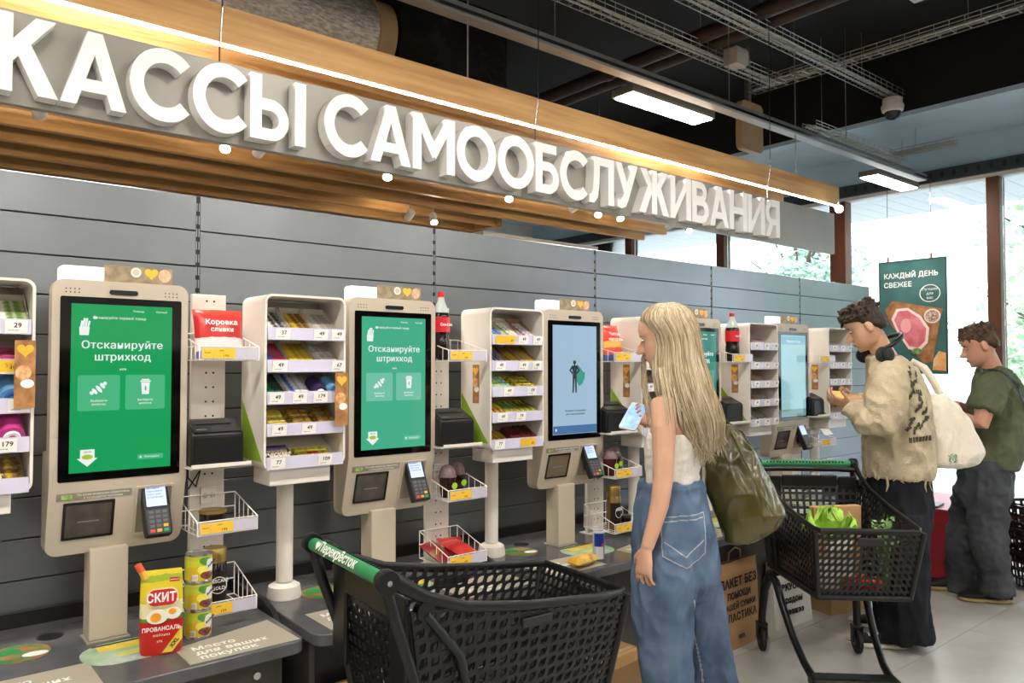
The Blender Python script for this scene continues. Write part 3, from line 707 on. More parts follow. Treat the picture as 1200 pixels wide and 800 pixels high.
for r, X in enumerate(RXS):
    t = thing('candy_rack', RKL[r], 'display rack', (X, 2.62, 0)); racks.append(t)
    o = rrect(0, RW, 1.10, 1.72, .028, 5); i = rrect(.008, RW - .008, 1.108, 1.712, .022, 5)
    MB().ringprism(o, i, 0, RD).build('shell', WHITE, t, 40)
    box('back', GREYIN, t, .008, RW - .008, RD - .012, RD - .004, 1.11, 1.71)
    MB().prism([(.012, 1.128), (.21, 1.128), (.21, 1.345)], -.0009, -.0002, 'yz', ).build('side_print', GREENP, t)
    MB().box(.03, RW - .05, .02, .17, 1.04, 1.099).build('bracket', WHITE, t, None, .003)
    MB().tube([(.165, .2, TOPZ + .06), (.165, .2, 1.039)], .031, 20).build('column', WHITE, t, 60)
    MB().lathe([(0, TOPZ), (.062, TOPZ), (.064, TOPZ + .01), (.058, TOPZ + .045), (.04, TOPZ + .055), (0, TOPZ + .055)], 24, T(.165, .2, 0)).build('foot', WHITE, t, 40)
    if r in (0, 1): card_tall(t, .285, -.022, 1.345 if r == 0 else 1.245, .052, .195)
    else:
        M = T(-.003, .1, 0) @ RZ(-90)
        c = card_tall(t, 0, 0, 1.30, .045, .17); c.matrix_local = M
    for q, z in enumerate(ROWZ):
        MB().prism([(.012, z - .004), (.2, z + .096), (.2, z + .100), (.012, z)], .010, RW - .010, 'yz').build('tray', GREYIN, t)
        rl = MB().prism([(-.006, z - .004), (.008, z - .006), (.010, z + .036), (-.001, z + .040)], .010, RW - .010, 'yz').build('price_rail', LAV, t)
        tilt = RX(-8)
        for s, u in PRICES.get(r, [[('49', .02), ('59', .13), ('69', .23)]] * 5)[q]:
            M = T(.016 + u, -.0068, z + .017) @ RX(7)
            g = put('price_tag', (TXT.setdefault('tagme', MB().box(0, .055, -.0012, 0, -.018, .019).mesh('price_tag', PAPERW))), t, M)
            text(s, .019, INK, g, T(.031, -.0014, .004) @ FRONT, .0001, .0004)
            text('шоколад', .0055, INK, g, T(.02, -.0014, -.010) @ FRONT, .0001)
        for (qq, a, b) in YT.get(r, []):
            if qq == q:
                g = MB().box(.016 + a, .016 + b, -.0015, 0, -.017, .019).build('price_tag', PAPERY, t, None, 0, 2, T(0, -.0068, z + .017) @ RX(7))
                text('49', .014, INK, g, T(.016 + b - .02, -.0017, -.004) @ FRONT, .0001)
ANG = math.atan2(.10, .188)
def trayM(r, q, u=0.): return T(RXS[r] + .012 + u, 2.636, ROWZ[q] + .0042) @ Matrix.Rotation(ANG, 4, 'X')
COLN = {'2F3133': 'grey', 'E9E6E0': 'white', 'C9A227': 'yellow', 'D9B92F': 'yellow', '2E63B0': 'blue', 'B33A3A': 'red', '1F7A4A': 'green', '3A2A55': 'dark purple', '5B3FA0': 'purple', '6FA8D8': 'light blue', 'C2408E': 'pink',
        '3A2418': 'dark brown', '4A2C78': 'violet', 'A98F2A': 'gold', 'B9B4AA': 'pale grey', '8C8780': 'grey', '35A0B8': 'turquoise', 'D5D83A': 'lime', '7A1F28': 'maroon', '5A3A2A': 'brown', 'D6C35A': 'pale yellow', '6E8F3A': 'olive green', '9FB8C8': 'pale blue', 'C9D0D8': 'silver'}
NTH = ['first', 'second', 'third', 'fourth', 'fifth', 'sixth', 'seventh', 'eighth']
ROWN = ['top', 'second', 'middle', 'fourth', 'bottom']
def packmat(a, b): return mat('pack_' + a + b, a, .35, second=b, scale=55, detail=1., stretch=(1, .5, 1), spec=.6)
CARTM = mat('carton_white', 'D8D2C6', .6); CARTB = mat('carton_tan', 'A88D62', .6)
packs = {}
def pack_mesh(w_, l_, h_, m):
    k = (round(w_, 4), round(l_, 4), round(h_, 4), m.name)
    if k not in packs: packs[k] = MB().box(.0006, w_ - .0006, 0, l_, 0, h_).mesh('pack', m)
    return packs[k]
def carton(r, q, u, w_, a, b, n=8, cm=None, pos='left', depth=.17, ins=True):
    """open display carton lying on a tray, filled with packs across its width"""
    cm = cm or CARTM; M = trayM(r, q, u)
    c = tag(MB().build('display_carton', cm) if False else thing('display_carton', f'open {COLN[a]} goods carton, {pos}, {ROWN[q]} shelf, {RNAME[r]}', 'carton', (0, 0, 0)), None, None)
    c.matrix_world = M
    hh = .026
    box('base', cm, c, 0, w_, 0, depth, 0, .0015)
    for nm, a0 in (('side', (0, .0015, .002, depth - .002)), ('side', (w_ - .0015, w_, .002, depth - .002))):
        MB().prism([(a0[2], .0016), (a0[3], .0016), (a0[3], hh*1.6), (a0[2], hh*.5)], a0[0], a0[1], 'yz').build(nm, cm, c)
    box('back', cm, c, .002, w_ - .002, depth - .0015, depth, .0016, hh*1.6)
    m = packmat(a, b); rows = n
    pl = (depth - .006)/rows
    for j in range(rows):
        p = put('gum_pack', pack_mesh(w_ - .006, pl*.9, .018, m))
        p.matrix_world = M @ T(.003, .003 + j*pl, .0017) @ RX(14 if n > 4 else 0)
        tag(p, f'{COLN[a]} pack {NTH[j]} from front, {pos} carton, {ROWN[q]} shelf, {RNAME[r]}', 'candy pack', f'{COLN[a]} packs in the {pos} carton, {ROWN[q]} shelf')
def bars(r, q, u, w_, a, b, n=4, word=None, wc=None, layers=2, across=True, pos='left'):
    """chocolate bars; across: each bar lies parallel to the shelf edge"""
    m = packmat(a, b)
    for L in range(layers):
        for j in range(n):
            if across:
                k = ('bar', round(w_, 3), a, b)
                if k not in packs:
                    mb = MB(); g = .0135
                    mb.loft([[Vector((x, y0, z0)) for y0, z0 in ((-s, 0), (s, 0), (s*1.05, h*.6), (s*.6, h), (-s*.6, h), (-s*1.05, h*.6))] for x, s, h in ((0, g*.9, .002), (.008, g*.9, .002), (.012, g, .015), (w_ - .012, g, .015), (w_ - .008, g*.9, .002), (w_, g*.9, .002))])
                    packs[k] = mb.mesh('chocolate_bar', m, 35)
                M = trayM(r, q, u) @ T(random.uniform(-.002, .002), .018 + j*.030, .0008 + L*.0158) @ RZ(random.uniform(-3, 3))
            else:
                k = ('barl', a, b)
                if k not in packs:
                    mb = MB(); g = .0135; l_ = .115
                    mb.loft([[Vector((x0, y, z0)) for x0, z0 in ((-s, 0), (s, 0), (s*1.05, h*.6), (s*.6, h), (-s*.6, h), (-s*1.05, h*.6))] for y, s, h in ((0, g*.9, .002), (.008, g*.9, .002), (.012, g, .015), (l_ - .012, g, .015), (l_ - .008, g*.9, .002), (l_, g*.9, .002))])
                    packs[k] = mb.mesh('chocolate_bar', m, 35)
                M = trayM(r, q, u) @ T(.014 + j*w_/n, .006 + random.uniform(0, .006), .0008 + L*.0158) @ RZ(random.uniform(-2, 2))
            p = put('chocolate_bar', packs[k]); p.matrix_world = M
            tag(p, f'{("upper " if L else "lower ") if layers > 1 else ""}{COLN[a]} bar {NTH[j]} from {"front" if across else "left"}, {pos} pile, {ROWN[q]} shelf, {RNAME[r]}', 'chocolate bar', f'{COLN[a]} bars {pos} {ROWN[q]} shelf of {RNAME[r]}')
            if word and across and j < 2 and L == layers - 1:
                text(word, .021, wc, p, T(w_/2, -.0145, .0082) @ RX(60), .0001, .0012, 'CENTER')
                text(word, .016, wc, p, T(w_/2, -.001, .0152), .0001, .0012, 'CENTER')
def tub(r, q, u, a, lidm, pos, dia=.052):
    t = thing('candy_tub', f'{COLN[a]} round sweets tub, {pos}, {ROWN[q]} shelf, {RNAME[r]}', 'tub'); t.matrix_world = trayM(r, q, u)
    M = T(dia/2, .01, dia/2 + .0005) @ RX(-90)
    MB().lathe([(0, 0), (dia*.5, 0), (dia*.5, .012), (dia*.44, .016), (dia*.5, .03), (dia*.5, .085), (dia*.4, .09), (0, .09)], 20, M).build('body', mat('tub_' + a, a, .3), t, 35)
    MB().lathe([(0, -.0075), (dia*.30, -.0075), (dia*.33, -.004), (dia*.33, -.0005), (0, -.0005)], 20, M).build('lid', lidm, t, 35)
    MB().lathe([(0, -.0085), (dia*.17, -.0085), (dia*.17, -.0078), (0, -.0078)], 14, M).build('lid_print', mat('lidp_' + a, a, .4), t)
RED = mat('print_red', 'C0282E', .5); CREAM = mat('print_cream', 'F0E2C0', .5)
# second rack from left (fully visible)
carton(1, 0, .002, .088, 'E9E6E0', '2F3133', 6, None, 'left'); carton(1, 0, .097, .085, 'C9A227', '5A3A2A', 7, None, 'middle'); carton(1, 0, .188, .09, 'B9B4AA', '8C8780', 7, None, 'right')
carton(1, 1, .002, .085, '2E63B0', 'B33A3A', 7, None, 'left'); carton(1, 1, .092, .098, 'D9B92F', 'A98F2A', 6, None, 'middle'); carton(1, 1, .197, .09, 'E9E6E0', 'B9B4AA', 3, None, 'right')
carton(1, 2, .002, .078, '1F7A4A', '2F3133', 7, None, 'left'); carton(1, 2, .085, .086, '2E63B0', 'E9E6E0', 7, None, 'middle'); tub(1, 2, .178, '3A2A55', WTXT, 'nearer'); tub(1, 2, .233, '6FA8D8', mat('lid_blue', '2E63B0', .3), 'farther')
bars(1, 3, .004, .088, 'D6C35A', 'A98F2A', 4, None, None, 2, True, 'left'); bars(1, 3, .096, .092, 'C9A227', '5A3A2A', 4, None, None, 2, True, 'middle'); bars(1, 3, .192, .088, 'A98F2A', '5A3A2A', 4, None, None, 2, True, 'right')
bars(1, 4, .002, .108, '3A2418', '4A2C78', 3, 'SNICKERS', CREAM, 2, True, 'left'); bars(1, 4, .118, .15, 'D5D83A', 'A98F2A', 3, 'NUTS', RED, 1, True, 'right')
# left rack, only its right part in view
carton(0, 0, .20, .088, 'E9E6E0', '6E8F3A', 6, None, 'right'); carton(0, 0, .10, .09, '7A1F28', '5A3A2A', 6, None, 'middle')
bars(0, 1, .15, .12, '7A1F28', 'C2408E', 3, None, None, 2, True, 'right')
tub(0, 2, .145, '4A2C78', mat('lid_viol', '5B3FA0', .3), 'nearer', .062); tub(0, 2, .215, '6FA8D8', mat('lid_blue', '2E63B0', .3), 'farther', .066)
tub(0, 3, .145, 'C2408E', WTXT, 'nearer', .062); tub(0, 3, .215, 'C2408E', WTXT, 'farther', .066)
bars(0, 4, .13, .15, '5A3A2A', 'D9B92F', 4, 'NUTS', CREAM, 2, True, 'right')
# third rack
carton(2, 0, .002, .085, '9FB8C8', '2E63B0', 6, None, 'left'); carton(2, 0, .095, .085, '6E8F3A', 'E9E6E0', 6, None, 'middle'); carton(2, 0, .190, .09, '7A1F28', 'C9D0D8', 6, CARTB, 'right')
carton(2, 1, .002, .095, 'C9D0D8', '3A2A55', 6, None, 'left'); carton(2, 1, .102, .085, '5A3A2A', 'A98F2A', 6, CARTB, 'middle'); carton(2, 1, .192, .09, '8C8780', 'C9A227', 6, CARTB, 'right')
bars(2, 2, .004, .13, '35A0B8', 'D5D83A', 4, None, None, 2, True, 'left'); bars(2, 2, .145, .135, 'D5D83A', '7A1F28', 4, None, None, 2, True, 'right')
bars(2, 3, .0, .09, '7A1F28', 'D9B92F', 3, None, None, 2, False, 'left'); bars(2, 3, .095, .09, 'D9B92F', '1F7A4A', 3, None, None, 2, False, 'middle'); bars(2, 3, .19, .09, 'D5D83A', '3A2418', 3, None, None, 2, False, 'right')
bars(2, 4, .0, .12, '7A1F28', 'A98F2A', 4, None, None, 1, False, 'left'); bars(2, 4, .13, .15, '7A1F28', '3A2418', 5, None, None, 2, False, 'right')
# farther racks
for r, sets in ((3, ('C9D0D8', '7A1F28', '1F7A4A', 'B33A3A', '2F3133')), (4, ('5A3A2A', 'C2408E', '1F7A4A', 'B33A3A', '2F3133')), (5, ('5A3A2A', '8C8780', '3A2A55', '2F3133', 'B9B4AA'))):
    for q in range(5):
        if r == 5 and q == 4: continue
        bars(r, q, .004, .135, sets[q], 'E9E6E0' if q in (1, 4) else 'A98F2A', 4, None, None, 1, False, 'left')
        bars(r, q, .148, .135, sets[(q+1) % 5] if q != 4 else sets[q], 'B9B4AA', 4, None, None, 1, False, 'right')

# ================================================================== PERFORATED STANDS, BASKETS, PRINTERS
KN = ['first', 'second', 'third', 'fourth', 'fifth']
def plate(k):
    x = .868 + k*1.0 + (.0 if k < 4 else -.02)
    t = thing('perforated_stand', f'white perforated metal stand right of the {KN[k]} kiosk', 'stand', (x, 2.85, 0))
    box('plate', WHITE, t, 0, .121, 0, .02, TOPZ + .004, 1.724, .002)
    box('base', WHITE, t, -.01, .131, -.03, .05, TOPZ, TOPZ + .0038)
    hm = MB().prism(circ(0, 0, .0038, 10), -.0004, .001).mesh('hole', INK)
    z = 1.70
    for q in range(21):
        for dx in (.052, .078): put('hole', hm, t, T(dx, 0, z - q*.052))
    for z in (1.0,):
        so = box('socket', WHITE, t, .035, .09, -.012, -.0005, z - .03, z + .03, .002)
        for dx in (.05, .075): MB().lathe([(0, 0), (.010, 0), (.010, .001), (0, .001)], 12, T(dx, -.0121, z) @ RX(90)).build('outlet', mat('outlet_grey', 'B8B4AE', .5), so)
    return x
BKT = None
def basket(x, z, label, wd=.20, dp=.215, tag_y=(.02, .11), name='wire_basket', hb=.095):
    """wire basket: open front low, higher back; origin front-left-bottom"""
    t = thing(name, label, 'basket', (x, 2.615, z), 0, 'white wire baskets on the stands')
    w1 = MB(); r = .0022
    w1.tube([(0, 0, 0), (wd, 0, 0), (wd, dp, 0), (0, dp, 0), (0, 0, 0)], r, 6)
    w1.tube([(0, 0, .045), (wd, 0, .045)], r, 6)
    w1.tube([(0, 0, 0), (0, 0, .045), (0, dp, hb), (0, dp, 0)], r, 6); w1.tube([(wd, 0, 0), (wd, 0, .045), (wd, dp, hb), (wd, dp, 0)], r, 6)
    w1.tube([(0, dp, hb), (wd, dp, hb)], r, 6); w1.tube([(0, dp, hb*.5), (wd, dp, hb*.5)], r, 6)
    w1.build('frame', WIRE, t, 60)
    vm = MB().tube([(0, 0, 0), (0, 0, 1)], .0016, 5).mesh('wire', WIRE, 60)
    for k in range(1, 5):
        y = dp*k/5; h = .045 + (hb - .045)*k/5
        for xx in (0, wd): put('wire', vm, t, T(xx, y, 0) @ Matrix.Diagonal((1, 1, h, 1)))
    for k in range(1, 5): put('wire', vm, t, T(wd*k/5, dp, 0) @ Matrix.Diagonal((1, 1, hb, 1)))
    bm_ = MB().tube([(0, 0, 0), (0, dp, 0)], .0016, 5).mesh('wire', WIRE, 60)
    for k in range(1, 8): put('wire', bm_, t, T(wd*k/8, 0, 0))
    ps = box('price_strip', mat('strip_clear', 'C8C4D6', .2, spec=.7), t, .004, wd - .004, -.005, -.003, .003, .042)
    g = box('yellow_tag', PAPERY, ps, .008, .008 + (tag_y[1] - tag_y[0])*.35, -.0062, -.0052, .006, .040)
    g2 = box('yellow_tag', PAPERY, ps, .010 + (tag_y[1] - tag_y[0])*.35, .012 + (tag_y[1]-tag_y[0])*1.15, -.0062, -.0052, .006, .040)
    text('199', .013, INK, g2, T(.085, -.0064, .014) @ FRONT, .0001); text('цена', .007, INK, g2, T(.07, -.0064, .032) @ FRONT, .0001); text('акция', .007, INK, g, T(.024, -.0064, .025) @ FRONT, .0001)
    return t
def printer(x, z, label):
    t = thing('receipt_printer', label, 'printer', (x, 2.66, z))
    m = mat('printer_black', '121315', .4, var=.1)
    MB().prism([(.0, 0), (.165, 0), (.165, .150), (.09, .150), (.0, .108)], .0, .178, 'yz').build('case', m, t, 30, .006)
    MB().prism([(.006, .1115), (.085, .1485), (.084, .1515), (.004, .1145)], .01, .168, 'yz').build('lid', mat('printer_lid', '1D1E21', .3), t)
    box('front_cover', mat('printer_front', '0D0E10', .35), t, .01, .168, -.003, -.0003, .012, .098, .002)
    box('paper_slot', INK, t, .03, .15, .05, .058, .1385, .1395, 0)
    text('PRINTER', .009, mat('print_grey', '9A9A9A', .5), t, T(.04, .018, .1225) @ RX(25), .0002)
    MB().tube([(.02, .1, .0), (.03, .13, -.05), (.07, .17, -.09), (.09, .18, -.03), (.05, .19, -.1)], .003, 6).build('cable', BLACK, t, 60)
    sh = thing('printer_bracket', f'white bracket shelf carrying the {label.split("receipt")[0].strip()} printer, {label.split("printer ")[1]}', 'bracket', (x, 2.62, z))
    box('shelf', WHITE, sh, -.01, .19, 0, .225, -.006, -.0002, .001)
    box('lip', WHITE, sh, -.01, .19, 0, .003, -.0062, .012, .0005)
PW = ['beside the vivid green screen', 'beside the pale green screen', 'beside the light blue screen', 'behind the blonde hair ends', 'beside the farthest screen']
px_ = [plate(k) for k in range(5)]
for k in range(5):
    printer(px_[k] - .055, 1.127, f'black receipt printer {PW[k]}')
    if k < 4 or True:
        basket(px_[k] - .045, 1.485, f'upper wire basket {PW[k]}')
    if k < 3:
        basket(px_[k] - .045, .905, f'middle wire basket {PW[k]}', hb=.10)
        basket(px_[k] - .045, .635, f'lowest wire basket {PW[k]}', hb=.115)
basket(px_[4] - .045, .93, f'middle wire basket {PW[4]}')
# ================================================================== GOODS IN BASKETS AND ON COUNTERS
def pillow(name, w_, h_, d_, m, parent, M, nx=10, nz=8, seed=1, crimp=.012):
    """sealed bag: bulging both sides, flat crimped ends at top and bottom"""
    mb = MB(); rnd = random.Random(seed); fr = []; bk_ = []
    for j in range(nz + 1):
        for i in range(nx + 1):
            u = i/nx; v = j/nz
            b = (math.sin(PI*u)**.45) * (math.sin(PI*v)**.55) if 0 < j < nz else 0
            jit = rnd.uniform(-.06, .06)
            x = (u - .5)*w_*(1 - .06*math.sin(PI*v)); z = v*h_
            fr.append(Vector((x, -d_/2*b*(1 + jit) - .0006, z + rnd.uniform(-.001, .001)))); bk_.append(Vector((x, d_/2*b*(1 - jit) + .0006, z)))
    vs = fr + bk_; n = (nx+1)*(nz+1); fs = []
    for j in range(nz):
        for i in range(nx):
            a = j*(nx+1) + i; fs += [(a, a+1, a+nx+2, a+nx+1), (a+n, a+nx+1+n, a+nx+2+n, a+1+n)]
    bd = [i for i in range(nx+1)] + [(j+1)*(nx+1)-1 for j in range(1, nz+1)] + [n-1-i for i in range(1, nx+1)] + [j*(nx+1) for j in range(nz-1, 0, -1)]
    for q in range(len(bd)):
        a, b = bd[q], bd[(q+1) % len(bd)]; fs.append((a, a+n, b+n, b))
    mb.add(vs, fs)
    return mb.build(name, m, parent, 50, 0, 2, M)
def two_tone(name, stops, axis='Z', rough=.3, lo=0., hi=1., noise_=.06, nscale=30):
    """printed film: bands of colour along one object axis, edges wavy"""
    if name in MATS: return MATS[name]
    m = bpy.data.materials.new(name); m.use_nodes = True; nt = m.node_tree; b = nt.nodes['Principled BSDF']; b.inputs['Roughness'].default_value = rough
    tc = nt.nodes.new('ShaderNodeTexCoord'); sp = nt.nodes.new('ShaderNodeSeparateXYZ'); nt.links.new(tc.outputs['Object'], sp.inputs[0])
    nz = nt.nodes.new('ShaderNodeTexNoise'); nz.inputs['Scale'].default_value = nscale; nt.links.new(tc.outputs['Object'], nz.inputs[0])
    mr = nt.nodes.new('ShaderNodeMapRange'); mr.inputs[1].default_value = lo; mr.inputs[2].default_value = hi; nt.links.new(sp.outputs[axis], mr.inputs[0])
    ad = nt.nodes.new('ShaderNodeMath'); ad.operation = 'MULTIPLY_ADD'; ad.inputs[1].default_value = noise_; nt.links.new(nz.outputs[0], ad.inputs[0]); nt.links.new(mr.outputs[0], ad.inputs[2])
    rp = nt.nodes.new('ShaderNodeValToRGB'); rp.color_ramp.interpolation = 'CONSTANT'; e = rp.color_ramp.elements
    e[0].position = 0; e[0].color = (*lin(stops[0][1]), 1); e[1].position = min(1, stops[1][0] + noise_/2); e[1].color = (*lin(stops[1][1]), 1)
    for p, c in stops[2:]:
        q = e.new(min(1, p + noise_/2)); q.color = (*lin(c), 1)
    nt.links.new(ad.outputs[0], rp.inputs[0]); nt.links.new(rp.outputs[0], b.inputs['Base Color']); MATS[name] = m
    return m
def candybag(x, y, z, label, w_, h_, stops, word, seed, tilt=-12, rz=0):
    t = thing('candy_bag', label, 'candy bag', (x, y, z), math.radians(rz))
    pillow('film', w_, h_, .07, two_tone('bagfilm%d' % seed, stops, lo=0, hi=h_), t, RX(tilt), seed=seed)
    M = T(0, 0, 0) @ RX(tilt)
    text(word[0], .026, WTXT, t, M @ T(.0, -.0355, h_*.70) @ RX(82), .0003, .0006); text(word[1], .022, WTXT, t, M @ T(.0, -.0375, h_*.55) @ FRONT, .0003, .0006)
b0 = .823
candybag(.925, 2.715, 1.49, 'red and white bag of sweets in upper basket beside vivid green screen', .175, .175, [(0, '6B5FA8'), (.14, 'E9E3E4'), (.40, 'CF2F2F'), (.86, 'E04438')], ('Коровка', 'сливки'), 3)
candybag(2.93, 2.715, 1.49, 'orange red snack bag in upper basket beside the light blue screen', .165, .19, [(0, '3F64A8'), (.15, 'E2503A'), (.34, 'E9B24A'), (.52, 'DD3B30')], ('Чипсы', 'картофель'), 4, -14, 6)
candybag(2.885, 2.66, 1.489, 'dark red small snack bag in front of the orange bag', .06, .085, [(0, '8E2228'), (.3, 'A83038'), (.6, 'C24B40')], ('', ''), 5, -5, 20) if False else None
def jar(x, y, z, label, r, h, body, lid, words, wcol, lidh=.035):
    t = thing('coffee_jar', label, 'jar', (x, y, z))
    MB().lathe([(0, 0), (r*.93, 0), (r, .006), (r, h*.72), (r*.9, h*.76), (0, h*.76)], 26).build('body', body, t, 35)
    MB().lathe([(0, h*.761), (r*.95, h*.761), (r*.97, h*.78), (r*.97, h - .004), (r*.92, h), (0, h)], 26).build('lid', lid, t, 35)
    lb = cyl_patch(r*1.005, h*.12, h*.62, 195, 345).build('label', mat('jar_label', '1E1512', .35), t, 60)
    for q, wd in enumerate(words): text(wd, .0155, wcol, lb, T(0, -r*1.02, h*(.46 - .12*q)) @ FRONT, .0003, .0003)
    MB().ringprism(circ(0, h*.39, r*.72, 22), circ(0, h*.39, r*.66, 22), -r*1.025, -r*1.018).build('ring_print', WTXT, lb)
def cyl_patch(r, z0, z1, a0, a1, n=14):
    mb = MB(); a = []; b = []
    for k in range(n + 1):
        t = math.radians(a0 + (a1-a0)*k/n); a.append(Vector((r*math.cos(t), r*math.sin(t), z0))); b.append(Vector((r*math.cos(t), r*math.sin(t), z1)))
    return mb.loft([a, b], False, False)
def cyl_blob(r, zc, ac, rz, ra, n=18):
    mb = MB(); c = Vector((r*math.cos(math.radians(ac)), r*math.sin(math.radians(ac)), zc)); rings_ = []
    for f in (1., .66, .33, .02):
        rings_.append([Vector((r*math.cos(math.radians(ac + ra*f*math.cos(2*PI*k/n))), r*math.sin(math.radians(ac + ra*f*math.cos(2*PI*k/n))), zc + rz*f*math.sin(2*PI*k/n)*(1 + .18*math.sin(3*2*PI*k/n)))) for k in range(n)])
    return mb.loft(rings_, False)
GOLD = mat('gold_lid', 'B89A58', .3, .8, var=.06); DARKJ = mat('coffee_glass', '241712', .12, var=.2)
tn = thing('coffee_tin', 'low dark tin with gold rim in middle basket beside vivid green screen', 'tin', (.90, 2.70, .908))
MB().lathe([(0, 0), (.042, 0), (.044, .004), (.044, .055), (0, .055)], 26).build('body', DARKJ, tn, 35); MB().lathe([(0, .0551), (.0455, .0551), (.0455, .064), (.042, .066), (0, .066)], 26).build('lid', GOLD, tn, 35)
jar(.915, 2.72, .6385, 'dark coffee jar with gold lid in lowest basket beside tin cans', .04, .20, DARKJ, GOLD, ('NESCAFÉ', 'GOLD'), WTXT)
jar(2.905, 2.70, .6385, 'tall gold coffee jar in lowest basket near the blue screen kiosk', .036, .215, mat('gold_body', '8E7440', .3, .6, var=.1), GOLD, ('GOLD',), WTXT)
tn2 = thing('small_tin', 'small dark flat tin beside the gold coffee jar', 'tin', (2.975, 2.68, .6385))
MB().lathe([(0, 0), (.026, 0), (.027, .003), (.027, .05), (0, .05)], 20).build('body', DARKJ, tn2, 35); MB().lathe([(0, .0501), (.028, .0501), (.028, .062), (0, .063)], 20).build('lid', mat('tin_lid', '4A4038', .3, .5), tn2, 35)
def cola(x, y, z, label, s=1.):
    t = thing('cola_bottle', label, 'bottle', (x, y, z))
    MB().lathe([(0, 0), (.03*s, 0), (.037*s, .01), (.037*s, .085), (.034*s, .1), (.037*s, .12), (.037*s, .185), (.03*s, .215), (.016*s, .25), (.0135, .268), (0, .268)], 22).build('bottle', two_tone('cola_fill', [(0, '1A0D0A'), (.72, '1A0D0A'), (.75, 'B9C4C2')], rough=.08, lo=0, hi=.268, noise_=0.), t, 40)
    lb = cyl_patch(.0377*s, .118, .182, 0, 360, 26).build('label', mat('cola_red', 'D8222B', .35), t, 60)
    text('Coca-Cola', .0155, WTXT, lb, T(0, -.0395*s, .15) @ FRONT, .0003, .0005, xs=.85)
    MB().lathe([(0, .2682), (.0155, .2682), (.0155, .287), (.014, .289), (0, .289)], 16).build('cap', mat('cola_cap', 'D8222B', .4), t, 35)
cola(1.853, 2.715, 1.489, 'cola bottle with red cap in basket right of the pale green screen'); cola(3.945, 2.7, 1.489, 'cola bottle with red label right of the fourth kiosk', 1.12)
def cup(x, y, z, label, col):
    t = thing('dessert_cup', label, 'cup', (x, y, z))
    MB().lathe([(0, 0), (.026, 0), (.028, .004), (.037, .085), (0, .085)], 22).build('cup', mat('cup_' + col, col, .15, var=.25, scale=40), t, 40)
    MB().lathe([(0, .0852), (.040, .0852), (.040, .09), (.036, .094), (.034, .11), (.024, .13), (.012, .136), (0, .137)], 22).build('dome_lid', mat('lid_' + col, '6E5A58', .06, var=.3, scale=50, spec=.9), t, 40)
    MB().prism(circ(.012, .05, .014), -.0365, -.0355).build('sticker', mat('cup_sticker', 'A9CF3A' if col == '2A1512' else 'B23A3A', .4), t)
for k, c_, l1 in ((1, '2A1512', 'dark dessert cup with dome lid beside the pale green screen'), (2, '4A141A', 'dark red dessert cup with dome lid beside the blue screen')):
    for q in range(2): cup(px_[k] - .045 + .055 + q*.085, 2.70 + q*.05, .9085, l1 + (', nearer one' if q == 0 else ', farther one'), c_)
for q, (dx, dy, rz, tl) in enumerate(((.05, .07, 25, -60), (.11, .10, -20, -68), (.14, .05, 10, -75))):
    t = thing('snack_packet', f'{["dark red", "red and white", "bright red"][q]} snack packet in lowest basket beside the cart', 'snack packet', (px_[1] - .045 + dx, 2.615 + dy, .642 + q*.012), math.radians(rz))
    pillow('film', .11, .13, .035, two_tone('snk%d' % q, [(0, ['7E1E24', 'A8282C', 'C8382F'][q]), (.35, ['94603A', 'D9D4CE', 'B22A2C'][q]), (.55, ['8E2228', 'B03030', 'D24A3C'][q])], lo=0, hi=.13, noise_=.2), t, RX(tl), seed=20+q)
# counter one: sauce pouch, can stack
p = thing('sauce_pouch', 'standing mayonnaise pouch, yellow top and red base, with orange spout', 'pouch', (.69, 2.525, TOPZ), math.radians(-14))
pr = []
for z, w_, d_ in ((0, .056, .034), (.01, .060, .036), (.05, .061, .030), (.12, .061, .022), (.19, .060, .010), (.235, .058, .003), (.25, .056, .0016)):
    pr.append((0, 0, z, w_, d_, 0, .7))
MB().rings(pr, 28).build('pouch', two_tone('pouch_film', [(0, 'C2261F'), (.40, '5C8A24'), (.45, 'E6DCB0'), (.62, 'D9C632'), (.86, '9DB83A'), (.93, 'E3CF3C')], lo=0, hi=.25, noise_=.07, nscale=28, rough=.25), p, 60)
MB().tube([(-.045, 0, .225), (-.056, 0, .25)], .010, 12).build('spout', mat('spout', 'E8B04A', .4), p, 60); MB().tube([(-.0565, 0, .2505), (-.068, 0, .272)], .0105, 12).build('cap', mat('spout_cap', 'E05A3A', .4), p, 60)
lg = MB().prism(rrect(-.042, .046, .142, .196, .022), -.032, -.0275).build('logo', mat('logo_cream', 'F0E3B8', .4), p, 40, 0, 2, RX(-3)); MB().prism(rrect(-.039, .043, .145, .193, .02), -.0335, -.0322).build('logo_red', mat('logo_red', 'C4242A', .4), lg)
text('СКИТ.', .036, WTXT, lg, T(.002, -.0338, .168) @ FRONT, .0004, .0012, xs=.8)
MB().prism(circ(-.012, .115, .030, 20, .021), -.0315, -.030).build('egg_white', mat('egg_white', 'F2EFE6', .4), p); MB().prism(circ(-.016, .114, .015, 18, .014), -.033, -.0316).build('yolk', mat('yolk', 'F0A62A', .4), p)
MB().prism(circ(.032, .122, .022, 18, .018), -.0305, -.0295).build('egg_white', mat('egg_white', 'F2EFE6', .4), p); MB().prism(circ(.03, .128, .011, 16, .009), -.032, -.0306).build('yolk', mat('yolk', 'F0A62A', .4), p)
text('ПРОВАНСАЛЬ', .0165, WTXT, p, T(.0, -.0372, .08) @ FRONT, .0003, .0004, xs=.9); text('майонез', .011, CREAM, p, T(.0, -.0372, .062) @ FRONT, .0003); text('67%', .009, CREAM, p, T(-.005, -.0375, .043) @ FRONT, .0003)
